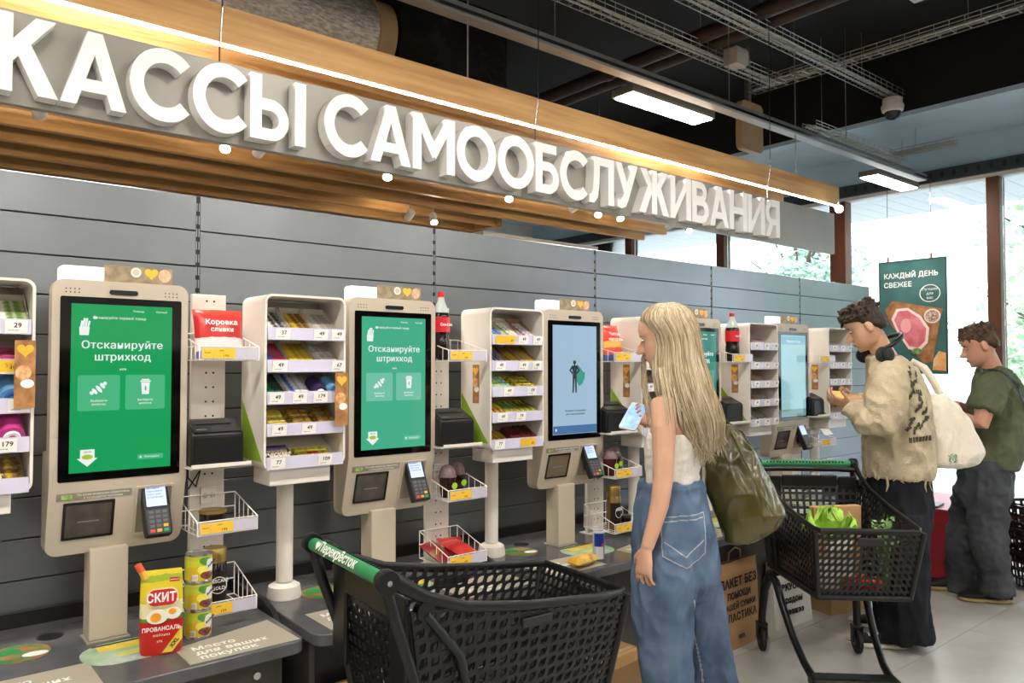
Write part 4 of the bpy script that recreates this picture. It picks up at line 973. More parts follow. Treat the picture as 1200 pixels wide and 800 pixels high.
yb_ = MB().prism([(.002, .008), (.03, .008), (.058, .045), (.058, .082)], -.0385, -.0365).build('yellow_band', mat('yellow_print', 'E0C02E', .4), p); text('XXL', .016, INK, yb_, T(.036, -.0388, .035) @ RY(-52) @ FRONT, .0003, .0005)
text('майонез', .006, WTXT, MB().prism(rect(.022, .05, .212, .224), -.0072, -.006).build('red_tab', mat('logo_red', 'C4242A', .4), p), T(.036, -.0075, .218) @ FRONT, .0002)
cpos = ['bottom', 'middle', 'top']
for q in range(3):
    t = thing('tin_can', f'yellow and green bean tin, {cpos[q]} of the stack beside the pouch', 'tin', (.823, 2.60, TOPZ + q*.0893), math.radians(-12 + 3*q))
    r = .0425
    MB().lathe([(0, 0), (r, 0), (r, .003), (r*.975, .005), (r*.975, .084), (r, .086), (r, .089), (r*.93, .089), (r*.92, .086), (0, .086)], 30).build('can', mat('tin_steel', 'B9BBB8', .25, .9), t, 35)
    l0 = cyl_patch(r*.985, .006, .083, 0, 360, 34).build('label', two_tone('bean_label', [(0, 'D2B82A'), (.55, 'C9CC3A'), (.8, 'B9C23A')], lo=0, hi=.09, noise_=.3, nscale=25, rough=.3), t, 60)
    cyl_blob(r*.992, .068, 288, .013, 26).build('green_patch', mat('bean_green', '3F8A3A', .4, second='7DB04A', scale=40), l0, 60)
    cyl_blob(r*.996, .052, 318, .024, 26).build('white_patch', mat('bean_white', 'EDEBDF', .4), l0, 60)
    cyl_blob(r*.999, .022, 300, .013, 34).build('bean_patch', mat('bean_dark', '3A1E22', .4, second='8A4A42', scale=60), l0, 60)
    cyl_blob(r*.994, .040, 282, .014, 28).build('yellow_patch', mat('bean_yellow', 'EFE05A', .4), l0, 60)
    bc = cyl_patch(r*.996, .008, .026, 232, 255).build('barcode', WTXT, l0, 60)
    for j in range(5): cyl_patch(r*1.0, .010, .024, 234 + 4*j, 235.6 + 4*j, 2).build('bar', INK, bc)
    text('Bonduelle', .011, mat('bean_blue', '1F3F6A', .4), l0, RZ(52) @ T(0, -r*1.01, .056) @ RY(-18) @ FRONT, .0003, .0004)
# counter three: energy drink can, snack bar
e = thing('drink_can', 'slim blue and silver energy drink can on the counter by the woman', 'can', (2.535, 2.45, TOPZ))
MB().lathe([(0, 0), (.02, 0), (.0265, .006), (.0265, .122), (.022, .13), (.0225, .133), (.021, .1335), (.02, .131), (0, .131)], 26).build('can', mat('can_silver', 'C9CDD4', .25, .2), e, 35)
cyl_patch(.0268, .062, .121, 180, 360).build('blue_panel', mat('can_blue', '1E3A9A', .3, .3), e, 60); cyl_patch(.0268, .007, .063, 285, 380).build('blue_panel', mat('can_blue', '1E3A9A', .3, .3), e, 60)
cyl_patch(.0268, .007, .060, 200, 280).build('silver_panel', mat('can_pale', 'DADDE2', .3), e, 60)
MB().prism(circ(0, .068, .009, 14, .006), -.0285, -.0269).build('red_mark', mat('can_red', 'C8283A', .4), e)
sb = thing('snack_bar', 'crumpled yellow snack packet lying on the counter sticker', 'snack packet', (2.40, 2.41, TOPZ + .002), math.radians(8))
pillow('film', .17, .075, .05, two_tone('yellow_bag', [(0, 'D6A83A'), (.3, 'E3C060'), (.6, 'C98A3A'), (.8, 'DDBB55')], 'X', lo=-.09, hi=.09, noise_=.5, nscale=45), sb, T(0, -.035, .022) @ RX(-85), 12, 6, 9)
# paper cups stack on the printer right of the fourth kiosk, receipt at the fifth
t = thing('paper_cup_stack', 'stack of white paper cups right of the fourth kiosk', 'cups', (3.875, 2.77, 1.2785))
for q in range(6): MB().lathe([(.026, q*.022), (.0335, q*.022 + .07), (.035, q*.022 + .071), (.0345, q*.022 + .074), (.03, q*.022 + .072), (.024, q*.022 + .002)], 18).build('cup', PAPERW, t, 40)
rc = thing('receipt_strip', 'white paper receipt curling from the stand at the farthest kiosk', 'receipt', (4.87, 2.72, 1.02))
MB().loft([[Vector((0, -.0, .0)), Vector((.11, -.0, .0))], [Vector((0, -.03, .02)), Vector((.11, -.03, .02))], [Vector((0, -.07, .015)), Vector((.11, -.07, .015))], [Vector((0, -.10, -.02)), Vector((.11, -.10, -.02))]], False, False).build('paper', PAPERW, rc, 60)
box('holder', WHITE, rc, -.005, .115, .0005, .13, -.02, .008, .002)
# ================================================================== BAGS AND BOXES UNDER THE COUNTERS
KRAFT = mat('kraft_paper', 'B48E62', .75, var=.06, bump=.25, bscale=14)
def paperbag(x, y, w_, d_, h_, label, m, rz=0, lines=(), handle=True, seed=0):
    t = thing('shopping_bag', label, 'bag', (x, y, 0), math.radians(rz)); rnd = random.Random(seed)
    rr = []
    for k, v in enumerate((0, .02, .25, .5, .75, .97, 1.)):
        ring = []; dd = d_*(1 - .55*v)
        for (a, b) in ((-.5, -.5), (0, -.52), (.5, -.5), (.5, 0), (.5, .5), (0, .5), (-.5, .5), (-.5, 0)):
            ring.append(Vector((a*w_*(1 + rnd.uniform(-.01, .01)), b*dd + rnd.uniform(-.004, .004), h_*v + (rnd.uniform(-.006, .006) if v == 1 else 0))))
        rr.append(ring)
    MB().loft(rr).build('paper', m, t, 30)
    if handle: MB().tube([(-.06, -.01, h_), (-.055, -.012, h_ + .05), (0, -.014, h_ + .07), (.055, -.012, h_ + .05), (.06, -.01, h_)], .004, 6).build('handle', m, t, 60)
    for (s, size, z, off) in lines:
        text(s, size, INK, t, T(0, -d_*.5*(1 - .55*z/h_) - .008, z) @ RX(90 + math.degrees(math.atan2(d_*.275, h_))*-1), .0005, off)
    return t
kb = paperbag(3.50, 2.405, .40, .09, .44, 'brown kraft paper bag with black lettering under the counter', KRAFT, 3, (('ПАКЕТ БЕЗ', .062, .335, .002), ('ПОМОЩИ', .045, .27, .002), ('ВАШЕЙ СУМКИ', .04, .215, .001), ('ПЛАСТИКА', .055, .16, .001), ('эко', .035, .06, 0)), True, 1)
WPL = mat('white_bag_film', 'D9D7D0', .35, var=.06, bump=.6, bscale=12)
paperbag(4.02, 2.40, .34, .09, .36, 'white plastic bag with dark prints hanging under the counter', WPL, -4, (('ВКУСНО', .05, .22, .002), ('рядом', .05, .15, .002), ('свежее', .045, .085, .002)), False, 2)
paperbag(1.36, 2.40, .34, .07, .40, 'brown paper bag standing under the second kiosk counter', KRAFT, 2, (), True, 3)
def cardbox(x, y, wx, wy, h, label, rz=0, z=0.):
    t = thing('cardboard_box', label, 'box', (x, y, z), math.radians(rz))
    box('carton', mat('cardboard', 'AE8A5C', .8, var=.05, bump=.08, bscale=60), t, -wx/2, wx/2, -wy/2, wy/2, 0, h, .003)
    MB().box(-wx/2 + .02, wx/2 - .02, -.028, .028, h, h + .0008).build('tape', mat('tape', 'C2A070', .3), t)
    MB().box(-wx/2, wx/2, -.001, .001, h + .0009, h + .0012).build('flap_seam', INK, t)
cardbox(2.50, 2.33, .34, .2, .20, 'small cardboard box on the floor by the front cart', 4)
cardbox(4.52, 2.36, .34, .18, .22, 'cardboard box on the floor beside the white plastic bag', -12)
# ================================================================== BY THE WINDOW
po = thing('hanging_poster', 'dark green poster with raw meat hanging at the window', 'poster', (7.78, 3.595, 1.38), math.radians(-90))
box('board', mat('poster_green', '2E5A58', .35, second='456F70', scale=3), po, 0, .637, 0, .012, 0, 1.115, .002)
MB().ringprism(rect(0, .637, 0, 1.115), rect(.012, .625, .012, 1.103), -.004, -.0005).build('frame', mat('poster_edge', '1F4644', .4), po)
PW_ = mat('poster_white', 'F2F4F0', .5)
text('КАЖДЫЙ ДЕНЬ', .068, PW_, po, T(.05, -.003, .965) @ FRONT, .0006, .0012, 'LEFT', xs=.93); text('СВЕЖЕЕ', .068, PW_, po, T(.05, -.003, .875) @ FRONT, .0006, .0012, 'LEFT', xs=.93)
rg = MB().ringprism(circ(.485, .775, .095, 30, .085), circ(.485, .775, .088, 30, .078), -.004, -.001).build('ring', PW_, po)
for q, s in enumerate(('Лучшее', 'для', 'вас')): text(s, .036, PW_, rg, T(.485, -.003, .815 - .042*q) @ FRONT, .0004)
bd = MB().prism([(.06, .64), (.13, .72), (.60, .62), (.58, .55), (.50, .12), (.42, .10), (.10, .50)], -.004, -.001).build('wood_board_print', mat('poster_wood', '8A5A38', .5, second='B07F52', scale=14), po)
MB().prism([(.12, .54), (.17, .64), (.28, .645), (.40, .56), (.475, .44), (.46, .30), (.38, .22), (.28, .24), (.18, .40)], -.007, -.0042).build('ham_fat_print', mat('ham_fat', 'F2DEDC', .4), bd)
MB().prism([(.15, .53), (.19, .615), (.28, .62), (.385, .54), (.45, .435), (.435, .315), (.37, .25), (.29, .27), (.20, .41)], -.009, -.0072).build('ham_print', mat('ham_pink', 'DE8A94', .35, second='C85F6E', scale=9), bd)
MB().prism(circ(.26, .47, .05, 18, .07), -.0105, -.0092).build('ham_core_print', mat('ham_core', 'E9A9AC', .35), bd)
MB().prism(circ(.505, .555, .075, 24, .07), -.009, -.0042).build('bowl_print', mat('poster_bowl', 'E2D9CC', .4), bd); MB().prism(circ(.505, .555, .062, 24, .058), -.011, -.0092).build('pepper_print', mat('pepper', '7A4A3A', .5, second='D8C8B8', scale=60), bd)
MB().prism(circ(.36, .22, .05, 14, .03), -.010, -.0042).build('herb_print', mat('herb', '4F7A3A', .5, second='8FB06A', scale=40), bd)
MB().prism([(.50, .04), (.62, .03), (.62, .20), (.56, .22), (.51, .14)], -.006, -.001).build('bread_print', mat('bread_pr', 'E6A25A', .4, second='F2D2A0', scale=9), po)
for dx in (.09, .50): MB().tube([(dx, .006, 1.1145), (dx, .006, 1.86)], .003, 6).build('hanging_cord', CHROME, po); MB().box(dx - .008, dx + .008, -.002, .014, 1.1, 1.16).build('clip', mat('clip_red', '7A3A30', .5), po)
rb = thing('red_stand', 'low red stand between the two men', 'stand', (5.62, 2.12, 0), math.radians(8))
box('body', mat('red_panel', 'A82B38', .4, var=.05), rb, 0, .75, 0, .45, .015, .47, .006); box('plinth', SLOTM, rb, .02, .73, .02, .43, 0, .0145); box('top', mat('red_top', 'B8424C', .4), rb, -.01, .76, -.01, .46, .4705, .485, .003)
MB().box(.02, .2, .1, .3, .4852, .50).build('black_tray', BLACK, rb, None, .004)
rl_ = thing('metal_railing', 'dark metal railing by the window at the photo right edge', 'railing', (7.0, 1.1, 0))
RM = mat('rail_metal', '2F3336', .4, .5)
box('top_rail', RM, rl_, -.025, .025, -1.6, 1.0, .74, .78, .004); box('bottom_rail', RM, rl_, -.015, .015, -1.6, 1.0, .12, .15)
for q in range(6): box('post', RM, rl_, -.016, .016, -1.56 + q*.5, -1.528 + q*.5, 0, .739)
box('glass_panel', glass_mat('rail_glass', 'E6F0EE'), rl_, -.003, .003, -1.5, .95, .16, .73)
# ================================================================== SHOPPING CARTS AND BASKETS
def bil(P, u, v): return (P[0]*(1-u) + P[1]*u)*(1-v) + (P[3]*(1-u) + P[2]*u)*v
OUT8 = [(0, 0), (.5, 0), (1, 0), (1, .5), (1, 1), (.5, 1), (0, 1), (0, .5)]
IN8 = [(.10, .10), (.44, .15), (.72, .28), (.85, .56), (.90, .90), (.56, .85), (.28, .72), (.15, .44)]
def lattice(name, P, nu, nv, m, parent, th=.006, flip=None, lens=True, margin=.0):
    """panel with rows of openings; P corners go round; flip(u) True mirrors the slant"""
    P = [Vector(p) for p in P]; mb = MB()
    inn = IN8 if lens else [(.18, .18), (.5, .18), (.82, .18), (.82, .5), (.82, .82), (.5, .82), (.18, .82), (.18, .5)]
    for j in range(nv):
        for i in range(nu):
            f = flip and flip((i + .5)/nu)
            def q(c):
                a, b = c
                if f: a = 1 - a
                return bil(P, (i + a)/nu, (j + b)/nv)
            o = [q(c) for c in OUT8]; n = [q(c) for c in inn]
            mb.add(o + n, [(k, (k+1) % 8, (k+1) % 8 + 8, k + 8) for k in range(8)])
    me = mb.mesh(name, m)
    bm = bmesh.new(); bm.from_mesh(me); bmesh.ops.remove_doubles(bm, verts=bm.verts, dist=.0004); bmesh.ops.recalc_face_normals(bm, faces=bm.faces); bm.to_mesh(me); bm.free()
    o = put(name, me, parent)
    s = o.modifiers.new('thick', 'SOLIDIFY'); s.thickness = th; s.offset = 0
    return o
GREENH = mat('handle_green', '2F8A57', .35, var=.04)
def cart(label, x, y, ang):
    t = thing('shopping_cart', label, 'shopping cart', (x, y, 0), math.radians(ang))
    # corners of the basket
    def c(s, top, front):
        if front: return Vector((.80, s*.215, .785)) if top else Vector((.735, s*.185, .50))
        return Vector((.06, s*.240, .87)) if top else Vector((.13, s*.205, .455))
    for s in (-1, 1):
        lattice('side_panel', [c(s, 0, 0), c(s, 0, 1), c(s, 1, 1), c(s, 1, 0)], 20, 11, BLKPL, t)
        # rim and upper arm up to the handle
        MB().tube([(-.005, s*.238, .955), (.03, s*.240, .945), (.10, s*.241, .900), (.22, s*.238, .856), (.42, s*.232, .822), (.66, s*.221, .798), (.775, s*.211, .79), (.803, s*.195, .788)], [.011, .010, .008, .007, .0065, .006, .006, .006], 10, None, True, 2.2).build('rim', BLKPL, t, 60)
        MB().tube([(-.003, s*.238, .94), (.02, s*.238, .86), (.07, s*.232, .72), (.10, s*.225, .6), (.13, s*.215, .47)], [.016, .016, .015, .015, .017], 8).build('corner_post', BLKPL, t, 60)
        MB().tube([(.10, s*.243, .86), (.2, s*.238, .74), (.24, s*.226, .6), (.22, s*.212, .47)], [.012, .014, .013, .013], 8).build('side_brace', BLKPL, t, 60)
        MB().tube([(.735, s*.186, .50), (.80, s*.216, .785)], .012, 8).build('front_post', BLKPL, t, 60)
        MB().tube([(.12, s*.218, .46), (.735, s*.186, .50)], .014, 8).build('lower_rail', BLKPL, t, 60)
        # legs
        MB().tube([(.20, s*.205, .45), (.12, s*.215, .42), (.055, s*.228, .32), (.035, s*.236, .2), (.03, s*.238, .125)], [.02, .022, .021, .019, .018], 10).build('rear_leg', BLKPL, t, 60)
        MB().tube([(.12, s*.215, .42), (.2, s*.21, .40), (.27, s*.20, .31), (.38, s*.185, .2), (.5, s*.172, .13), (.60, s*.165, .105)], [.018, .02, .018, .017, .017, .019], 10).build('front_leg', BLKPL, t, 60)
        # casters
        for (wx, wy, r) in ((.03, s*.238, .062), (.60, s*.15, .05)):
            cs = MB(); cs.box(wx - .02, wx + .02, wy - .026, wy - .018, r, r*2 + .01); cs.box(wx - .02, wx + .02, wy + .018, wy + .026, r, r*2 + .01); cs.box(wx - .024, wx + .024, wy - .026, wy + .026, r*2 + .0101, r*2 + .022)
            k = cs.build('caster_fork', BLACK, t, None, .002)
            M = T(wx, wy, r) @ RX(90)
            MB().lathe([(0, -.014), (r*.8, -.014), (r, -.008), (r, .008), (r*.8, .014), (0, .014)], 24, M).build('wheel', mat('rubber', '1A1A1B', .6), k, 35)
            MB().lathe([(0, -.016), (r*.35, -.016), (r*.35, .016), (0, .016)], 14, M).build('hub', mat('hub_grey', '4A4B4D', .4), k, 35)
        MB().lathe([(0, -.016), (.028, -.016), (.030, -.010), (.030, .010), (.028, .016), (0, .016)], 22, T(-.005, s*.243, .955) @ RX(90)).build('handle_cap', BLKPL, t, 35)
        MB().lathe([(0, -.0185), (.007, -.0185), (.007, .0185), (0, .0185)], 10, T(-.005, s*.243, .955) @ RX(90)).build('screw', CHROME, t, 35)
        MB().lathe([(0, -.018), (.024, -.018), (.024, .008), (0, .008)], 18, T(.10, s*.240, .868) @ RX(90 if s < 0 else -90)).build('pivot', BLKPL, t, 35)
    box('front_bar', BLKPL, t, .575, .66, -.185, .185, .075, .125, .012)
    h = MB().tube([(-.005, -.226, .955), (-.005, .226, .955)], .0185, 16).build('handle', GREENH, t, 60)
    text('Перекрёсток', .036, WTXT, h, T(-.0215, .02, .968) @ RZ(-90) @ RX(55), .0004, .0008)
    MB().prism(heart(0, 0, .014), 0, -.0005, 'xz').build('logo_mark', WTXT, h, None, 0, 2, T(-.0215, .155, .968) @ RZ(-90) @ RX(-35))
    gr_ = MB()
    for q in range(24): gr_.box(.008, .016, -.2 + q*.0165, -.2 + q*.0165 + .007, .962, .970)
    gr_.build('handle_grip', BLKPL, t)
    MB().tube([(.04, -.232, .93), (.04, -.15, .935), (.04, .15, .935), (.04, .232, .93)], .014, 8).build('seat_bar', BLKPL, t, 60)
    # rear gate with window grid, front, floor
    lattice('rear_gate', [(.125, -.205, .46), (.125, .205, .46), (.055, .236, .885), (.055, -.236, .885)], 14, 12, BLKPL, t, .006, None, False)
    box('gate_panel', BLKPL, t, .052, .066, -.23, -.14, .62, .90, .006); box('gate_panel', BLKPL, t, .052, .066, .14, .23, .62, .90, .006); box('gate_panel', BLKPL, t, .05, .064, -.139, .139, .83, .905, .006)
    lattice('front_panel', [c(-1, 0, 1), c(1, 0, 1), c(1, 1, 1), c(-1, 1, 1)], 16, 10, BLKPL, t, .006, lambda u: u > .5)
    MB().tube([(.803, -.197, .788), (.806, 0, .788), (.803, .197, .788)], .006, 8, None, True, 2.2).build('rim', BLKPL, t, 60)
    MB().tube([(.735, -.186, .50), (.735, .186, .50)], .014, 8).build('lower_rail', BLKPL, t, 60)
    lattice('floor_grid', [(.13, -.213, .458), (.735, -.184, .502), (.735, .184, .502), (.13, .213, .458)], 22, 14, BLKPL, t, .006, None, False)
    ng = box('rim_slot', mat('slot_insert', '2A2B2D', .3), t, .808, .822, -.05, .05, .735, .765, .003)
    box('rim_slot', mat('slot_insert', '2A2B2D', .3), t, .40, .50, -.236, -.226, .765, .79, .003); box('rim_slot', mat('slot_insert', '2A2B2D', .3), t, .40, .50, .226, .236, .765, .79, .003)
    return t
c1 = cart('empty black shopping cart with green handle in the foreground', .965, 1.845, -4.5)
c2 = cart('black shopping cart holding groceries beside the man in beige', 3.735, 2.12, -134); c2.scale = (1.07, 1, 1)
bpy.context.view_layer.update()
def cw(ct, x, y, z): return ct.matrix_world @ Vector((x, y, z))
# groceries in the second cart
lw = cw(c2, .64, -.10, .642)
lt = thing('lettuce', 'curly green lettuce lying in the second shopping cart', 'lettuce', lw)
rnd = random.Random(4)
LM = mat('lettuce_green', '8DBF3A', .45, second='B9DA62', scale=25)
for q in range(26):
    a = rnd.random()*2*PI; el = rnd.uniform(.0, 1.4); mb = MB(); rings_ = []
    for j in range(6):
        v = j/5; wd = .055*math.sin(PI*min(1, .15 + v*.75)); ring = []
        for i in range(7):
            u = i/6 - .5
            ring.append(Vector((u*2*wd, v*.13, .03*v*v*8*.2 + (.016*math.sin(i*2.6 + j*1.7 + q) + .008*math.sin(i*4.1 + q)) * v)))
        rings_.append(ring)
    mb.loft(rings_, False, False)
    mb.build('leaf', LM, lt, 60, 0, 2, T(0, 0, .07) @ RZ(math.degrees(a)) @ RX(math.degrees(el)) @ T(0, .005, 0))
kx_ = cw(c2, .42, .0, .50)
kf = thing('kraft_packet', 'flat kraft paper packet standing in the second cart', 'packet', kx_, math.radians(-29))
box('paper', KRAFT, kf, -.12, .12, -.02, .02, 0, .32, .004); box('white_label', PAPERW, kf, -.06, .07, -.0215, -.0202, .12, .2)
wp = thing('white_package', 'white tray package lying under the lettuce in cart', 'package', cw(c2, .62, -.09, .51), math.radians(-40))
box('tray', mat('pack_white', 'E4E0D8', .4), wp, -.08, .08, -.06, .06, 0, .125, .008); box('film', mat('pack_print', 'D9C9B8', .2, second='C9A090', scale=30), wp, -.07, .07, -.05, .05, .1252, .128)
for q, (a, b) in enumerate(((.70, .02), (.69, -.05), (.64, .03), (.67, .07))):
    tm = thing('tomato', ['red tomato at the front middle of the second cart', 'red tomato at the front left of the second cart', 'red tomato behind the front tomatoes in cart', 'red tomato at the front right of the second cart'][q], 'tomato', cw(c2, a, b, .512), 0, 'tomatoes in the cart')
    MB().lathe([(0, 0), (.018, .002), (.032, .018), (.034, .032), (.026, .05), (.008, .055), (0, .053)], 18).build('body', mat('tomato', 'C8402C', .25, var=.1), tm, 60)
    st = MB()
    for k in range(5): st.tube([(0, 0, .054), (.012*math.cos(k*1.26), .012*math.sin(k*1.26), .057)], .0018, 5)
    st.build('stem', LM, tm)
hb_ = thing('herb_bunch', 'bunch of dark green herbs at the front right of the second cart', 'herbs', cw(c2, .68, .0, .60))
HM = mat('herb_green', '5A7F42', .5, second='86A86A', scale=40); lv = MB(); rnd = random.Random(9)
hb_.location = cw(c2, .66, .12, .512)
sm_ = MB()
for q in range(26):
    a = rnd.random()*2*PI; r1 = rnd.uniform(.0, .05); h_ = rnd.uniform(.2, .31)
    tip = Vector((r1*1.4*math.cos(a), r1*1.4*math.sin(a), h_)); sm_.tube([(r1*.2*math.cos(a), r1*.2*math.sin(a), 0), tip], .0018, 5)
    for k in range(5):
        p_ = tip + Vector((rnd.uniform(-.02, .02), rnd.uniform(-.02, .02), rnd.uniform(-.035, .012))); s = rnd.uniform(.008, .015); d1 = Vector((rnd.gauss(0, 1), rnd.gauss(0, 1), rnd.gauss(0, 1))).normalized(); d2 = d1.orthogonal().normalized()
        lv.add([p_ - d1*s, p_ + d2*s*.6, p_ + d1*s, p_ - d2*s*.6], [(0, 1, 2, 3)])
sm_.build('stems', HM, hb_); o_ = lv.build('leaves', HM, hb_); o_['kind'] = 'stuff'
# stacked hand baskets by the window
for q in range(3):
    t = thing('hand_basket', f'black plastic hand basket, {["bottom", "middle", "top"][q]} of the stack by the window', 'basket', (6.02, 1.72, .02 + q*.15), math.radians(-39))
    w2, d2, hh = .24, .17, .22
    def bc(sx, sy, top): return Vector((sx*(w2 if top else w2 - .03), sy*(d2 if top else d2 - .03), hh if top else .0))
    for a, b in (((-1, -1), (1, -1)), ((1, -1), (1, 1)), ((1, 1), (-1, 1)), ((-1, 1), (-1, -1))):
        lattice('side_panel', [bc(*a, 0), bc(*b, 0), bc(*b, 1), bc(*a, 1)], 9, 4, BLKPL, t, .005, None, False)
    MB().tube([bc(-1, -1, 1), bc(1, -1, 1), bc(1, 1, 1), bc(-1, 1, 1), bc(-1, -1, 1)], .011, 8).build('rim', BLKPL, t, 60)
    box('floor_grid', BLKPL, t, -w2 + .032, w2 - .032, -d2 + .032, d2 - .032, 0, .005)
    MB().tube([(-w2, 0, hh), (-w2 - .012, -.02, hh + .012), (-w2 + .03, -d2, hh + .02), (w2 - .03, -d2, hh + .02), (w2 + .012, -.02, hh + .012), (w2, 0, hh)], .006, 6).build('handle', BLKPL, t, 60)
# ================================================================== PEOPLE
def unit(v): return Vector(v).normalized()
def shape(name, mb, mats, parent, voxel=.006, smooth=4, fold=0., fscale=(9, 9, 5), seed=0, ridge=True, clipz=None):
    """fuse overlapping closed pieces into one continuous skin, relax it and add cloth folds"""
    me = bpy.data.meshes.new('raw'); me.from_pydata(mb.v, [], mb.f)
    bm = bmesh.new(); bm.from_mesh(me); bmesh.ops.recalc_face_normals(bm, faces=bm.faces); bmesh.ops.triangulate(bm, faces=bm.faces); bm.to_mesh(me); bm.free()
    ob = bpy.data.objects.new('raw', me); COL.objects.link(ob)
    r = ob.modifiers.new('r', 'REMESH'); r.mode = 'VOXEL'; r.voxel_size = voxel
    if smooth: s = ob.modifiers.new('s', 'SMOOTH'); s.factor = .5; s.iterations = smooth
    dg = bpy.context.evaluated_depsgraph_get(); out = bpy.data.meshes.new_from_object(ob.evaluated_get(dg))
    bpy.data.objects.remove(ob); bpy.data.meshes.remove(me)
    if fold:
        out.update(); nr = [v.normal.copy() for v in out.vertices]; off = Vector((seed*3.1, seed*1.7, seed*.9))
        for v, n in zip(out.vertices, nr):
            p = Vector((v.co.x*fscale[0], v.co.y*fscale[1], v.co.z*fscale[2])) + off
            a = noise.noise(p); b = noise.noise(Vector((p.x*2.2 + p.z*.9, p.y*2.2, p.z*2.6 - p.x*.8)) + Vector((5, 2, 1)))
            d = (.8 - abs(a)*2.4) if ridge else a; e = (.6 - abs(b)*2.2) if ridge else b
            v.co += n*fold*(d*.7 + e*.5)
    out.materials.clear()
    for m in (mats if isinstance(mats, (list, tuple)) else [mats]): out.materials.append(m)
    out.polygons.foreach_set('use_smooth', [True]*len(out.polygons)); out.name = name
    return put(name, out, parent)
HEADLV = [(-.004, .062, .02, .018), (.006, .082, -.004, .032), (.02, .090, -.03, .046), (.036, .089, -.05, .055), (.05, .092, -.062, .059), (.07, .088, -.076, .064), (.095, .086, -.088, .069), (.118, .080, -.095, .071), (.132, .080, -.097, .072),
          (.146, .090, -.098, .073), (.17, .090, -.097, .072), (.193, .080, -.088, .065), (.212, .06, -.07, .052), (.226, .034, -.045, .033), (.232, .01, -.02, .014)]
def head_mesh(mb, M, k=1.0):
    rr = []
    for z, f, b, w_ in HEADLV:
        ring = []
        for q in range(24):
            t = 2*PI*q/24; c, s = math.cos(t), math.sin(t); x = (f if c > 0 else -b)*c if (c > 0 or b < 0) else b*abs(c)*1.0
            if c <= 0: x = b*abs(c)
            ring.append(M @ (Vector((x, w_*math.copysign(abs(s)**.9, s), z))*k))
        rr.append(ring)
    mb.loft(rr)
    mb.loft([[M @ (Vector(p)*k) for p in ring] for ring in (
        [(.082, -.006, .134), (.082, .006, .134), (.088, .0, .136)], [(.085, -.009, .11), (.085, .009, .11), (.110, 0, .112)],
        [(.084, -.014, .088), (.084, .014, .088), (.134, 0, .088)], [(.084, -.016, .078), (.084, .016, .078), (.126, 0, .077)], [(.086, -.008, .070), (.086, .008, .070), (.094, 0, .070)])])
    mb.ell((.088, 0, .054), (.011, .022, .006), M @ Matrix.Diagonal((k, k, k, 1))); mb.ell((.086, 0, .044), (.011, .019, .006), M @ Matrix.Diagonal((k, k, k, 1)))
    mb.ell((.078, 0, .012), (.014, .018, .012), M @ Matrix.Diagonal((k, k, k, 1)))
    for s in (-1, 1):
        mb.ell((-.006, s*.078, .108), (.020, .012, .033), M @ Matrix.Diagonal((k, k, k, 1)) @ T(0, 0, 0)); mb.ell((.0, s*.07, .09), (.012, .009, .014), M @ Matrix.Diagonal((k, k, k, 1)))
def face_parts(t, M, k, browm, lipm):
    D = Matrix.Diagonal((k, k, k, 1))
    for s in (-1, 1):
        MB().ell((.080, s*.031, .124), (.007, .013, .0055), M @ D, 10, 6).build('eye', mat('eye_white', 'CFC8C0', .3), t, 60)
        MB().ell((.0845, s*.031, .1200), (.0030, .010, .002), M @ D, 10, 6).build('eyelash', mat('lash', '2A1E18', .6), t, 60)
        MB().ell((.0835, s*.031, .1435), (.005, .016, .003), M @ D, 10, 6).build('eyebrow', browm, t, 60)
    MB().ell((.0965, 0, .0535), (.0035, .019, .0045), M @ D, 10, 6).build('lips', lipm, t, 60); MB().ell((.0945, 0, .0450), (.0035, .016, .0045), M @ D, 10, 6).build('lips', lipm, t, 60)
def hand(mb, W, D, N, curl=(25, 35, 25), th=1, s=1.0, spread=1.):
    W = Vector(W); D = unit(D); N = unit(N); N = (N - D*N.dot(D)).normalized(); Sx = D.cross(N).normalized()*th
    rr = []
    for d, hw, ht in ((-.015, .022, .017), (.01, .027, .017), (.045, .037, .015), (.075, .039, .013), (.092, .036, .011)):
        rr.append([W + D*d*s + Sx*hw*s*math.cos(2*PI*q/14) + N*ht*s*math.sin(2*PI*q/14) for q in range(14)])
    mb.loft(rr)
    for off, L in ((.032, .070), (.0108, .080), (-.0108, .074), (-.031, .058)):
        p = W + D*.082*s + Sx*off*s; d = unit(D + Sx*off*2.2*spread); pts = [p - d*.012]; pts.append(p); rad = [.0084*s, .0082*s]
        for fr, c in zip((.44, .31, .25), curl):
            d = unit(Matrix.Rotation(math.radians(c), 3, D.cross(N)*1.0) @ d) if True else d
            p = p + d*L*fr*s; pts.append(p); rad.append((.0084 - .0011*len(rad)*.5)*s)
        mb.tube(pts, rad, 8)
    p = W + D*.022*s + Sx*.03*s; d = unit(D*.65 + Sx*.7 + N*.35); mb.tube([p - d*.015, p, p + d*.032*s, p + d*.032*s + unit(D*.85 + Sx*.3 + N*.4)*.03*s], [.012*s, .0115*s, .0105*s, .008*s], 8)
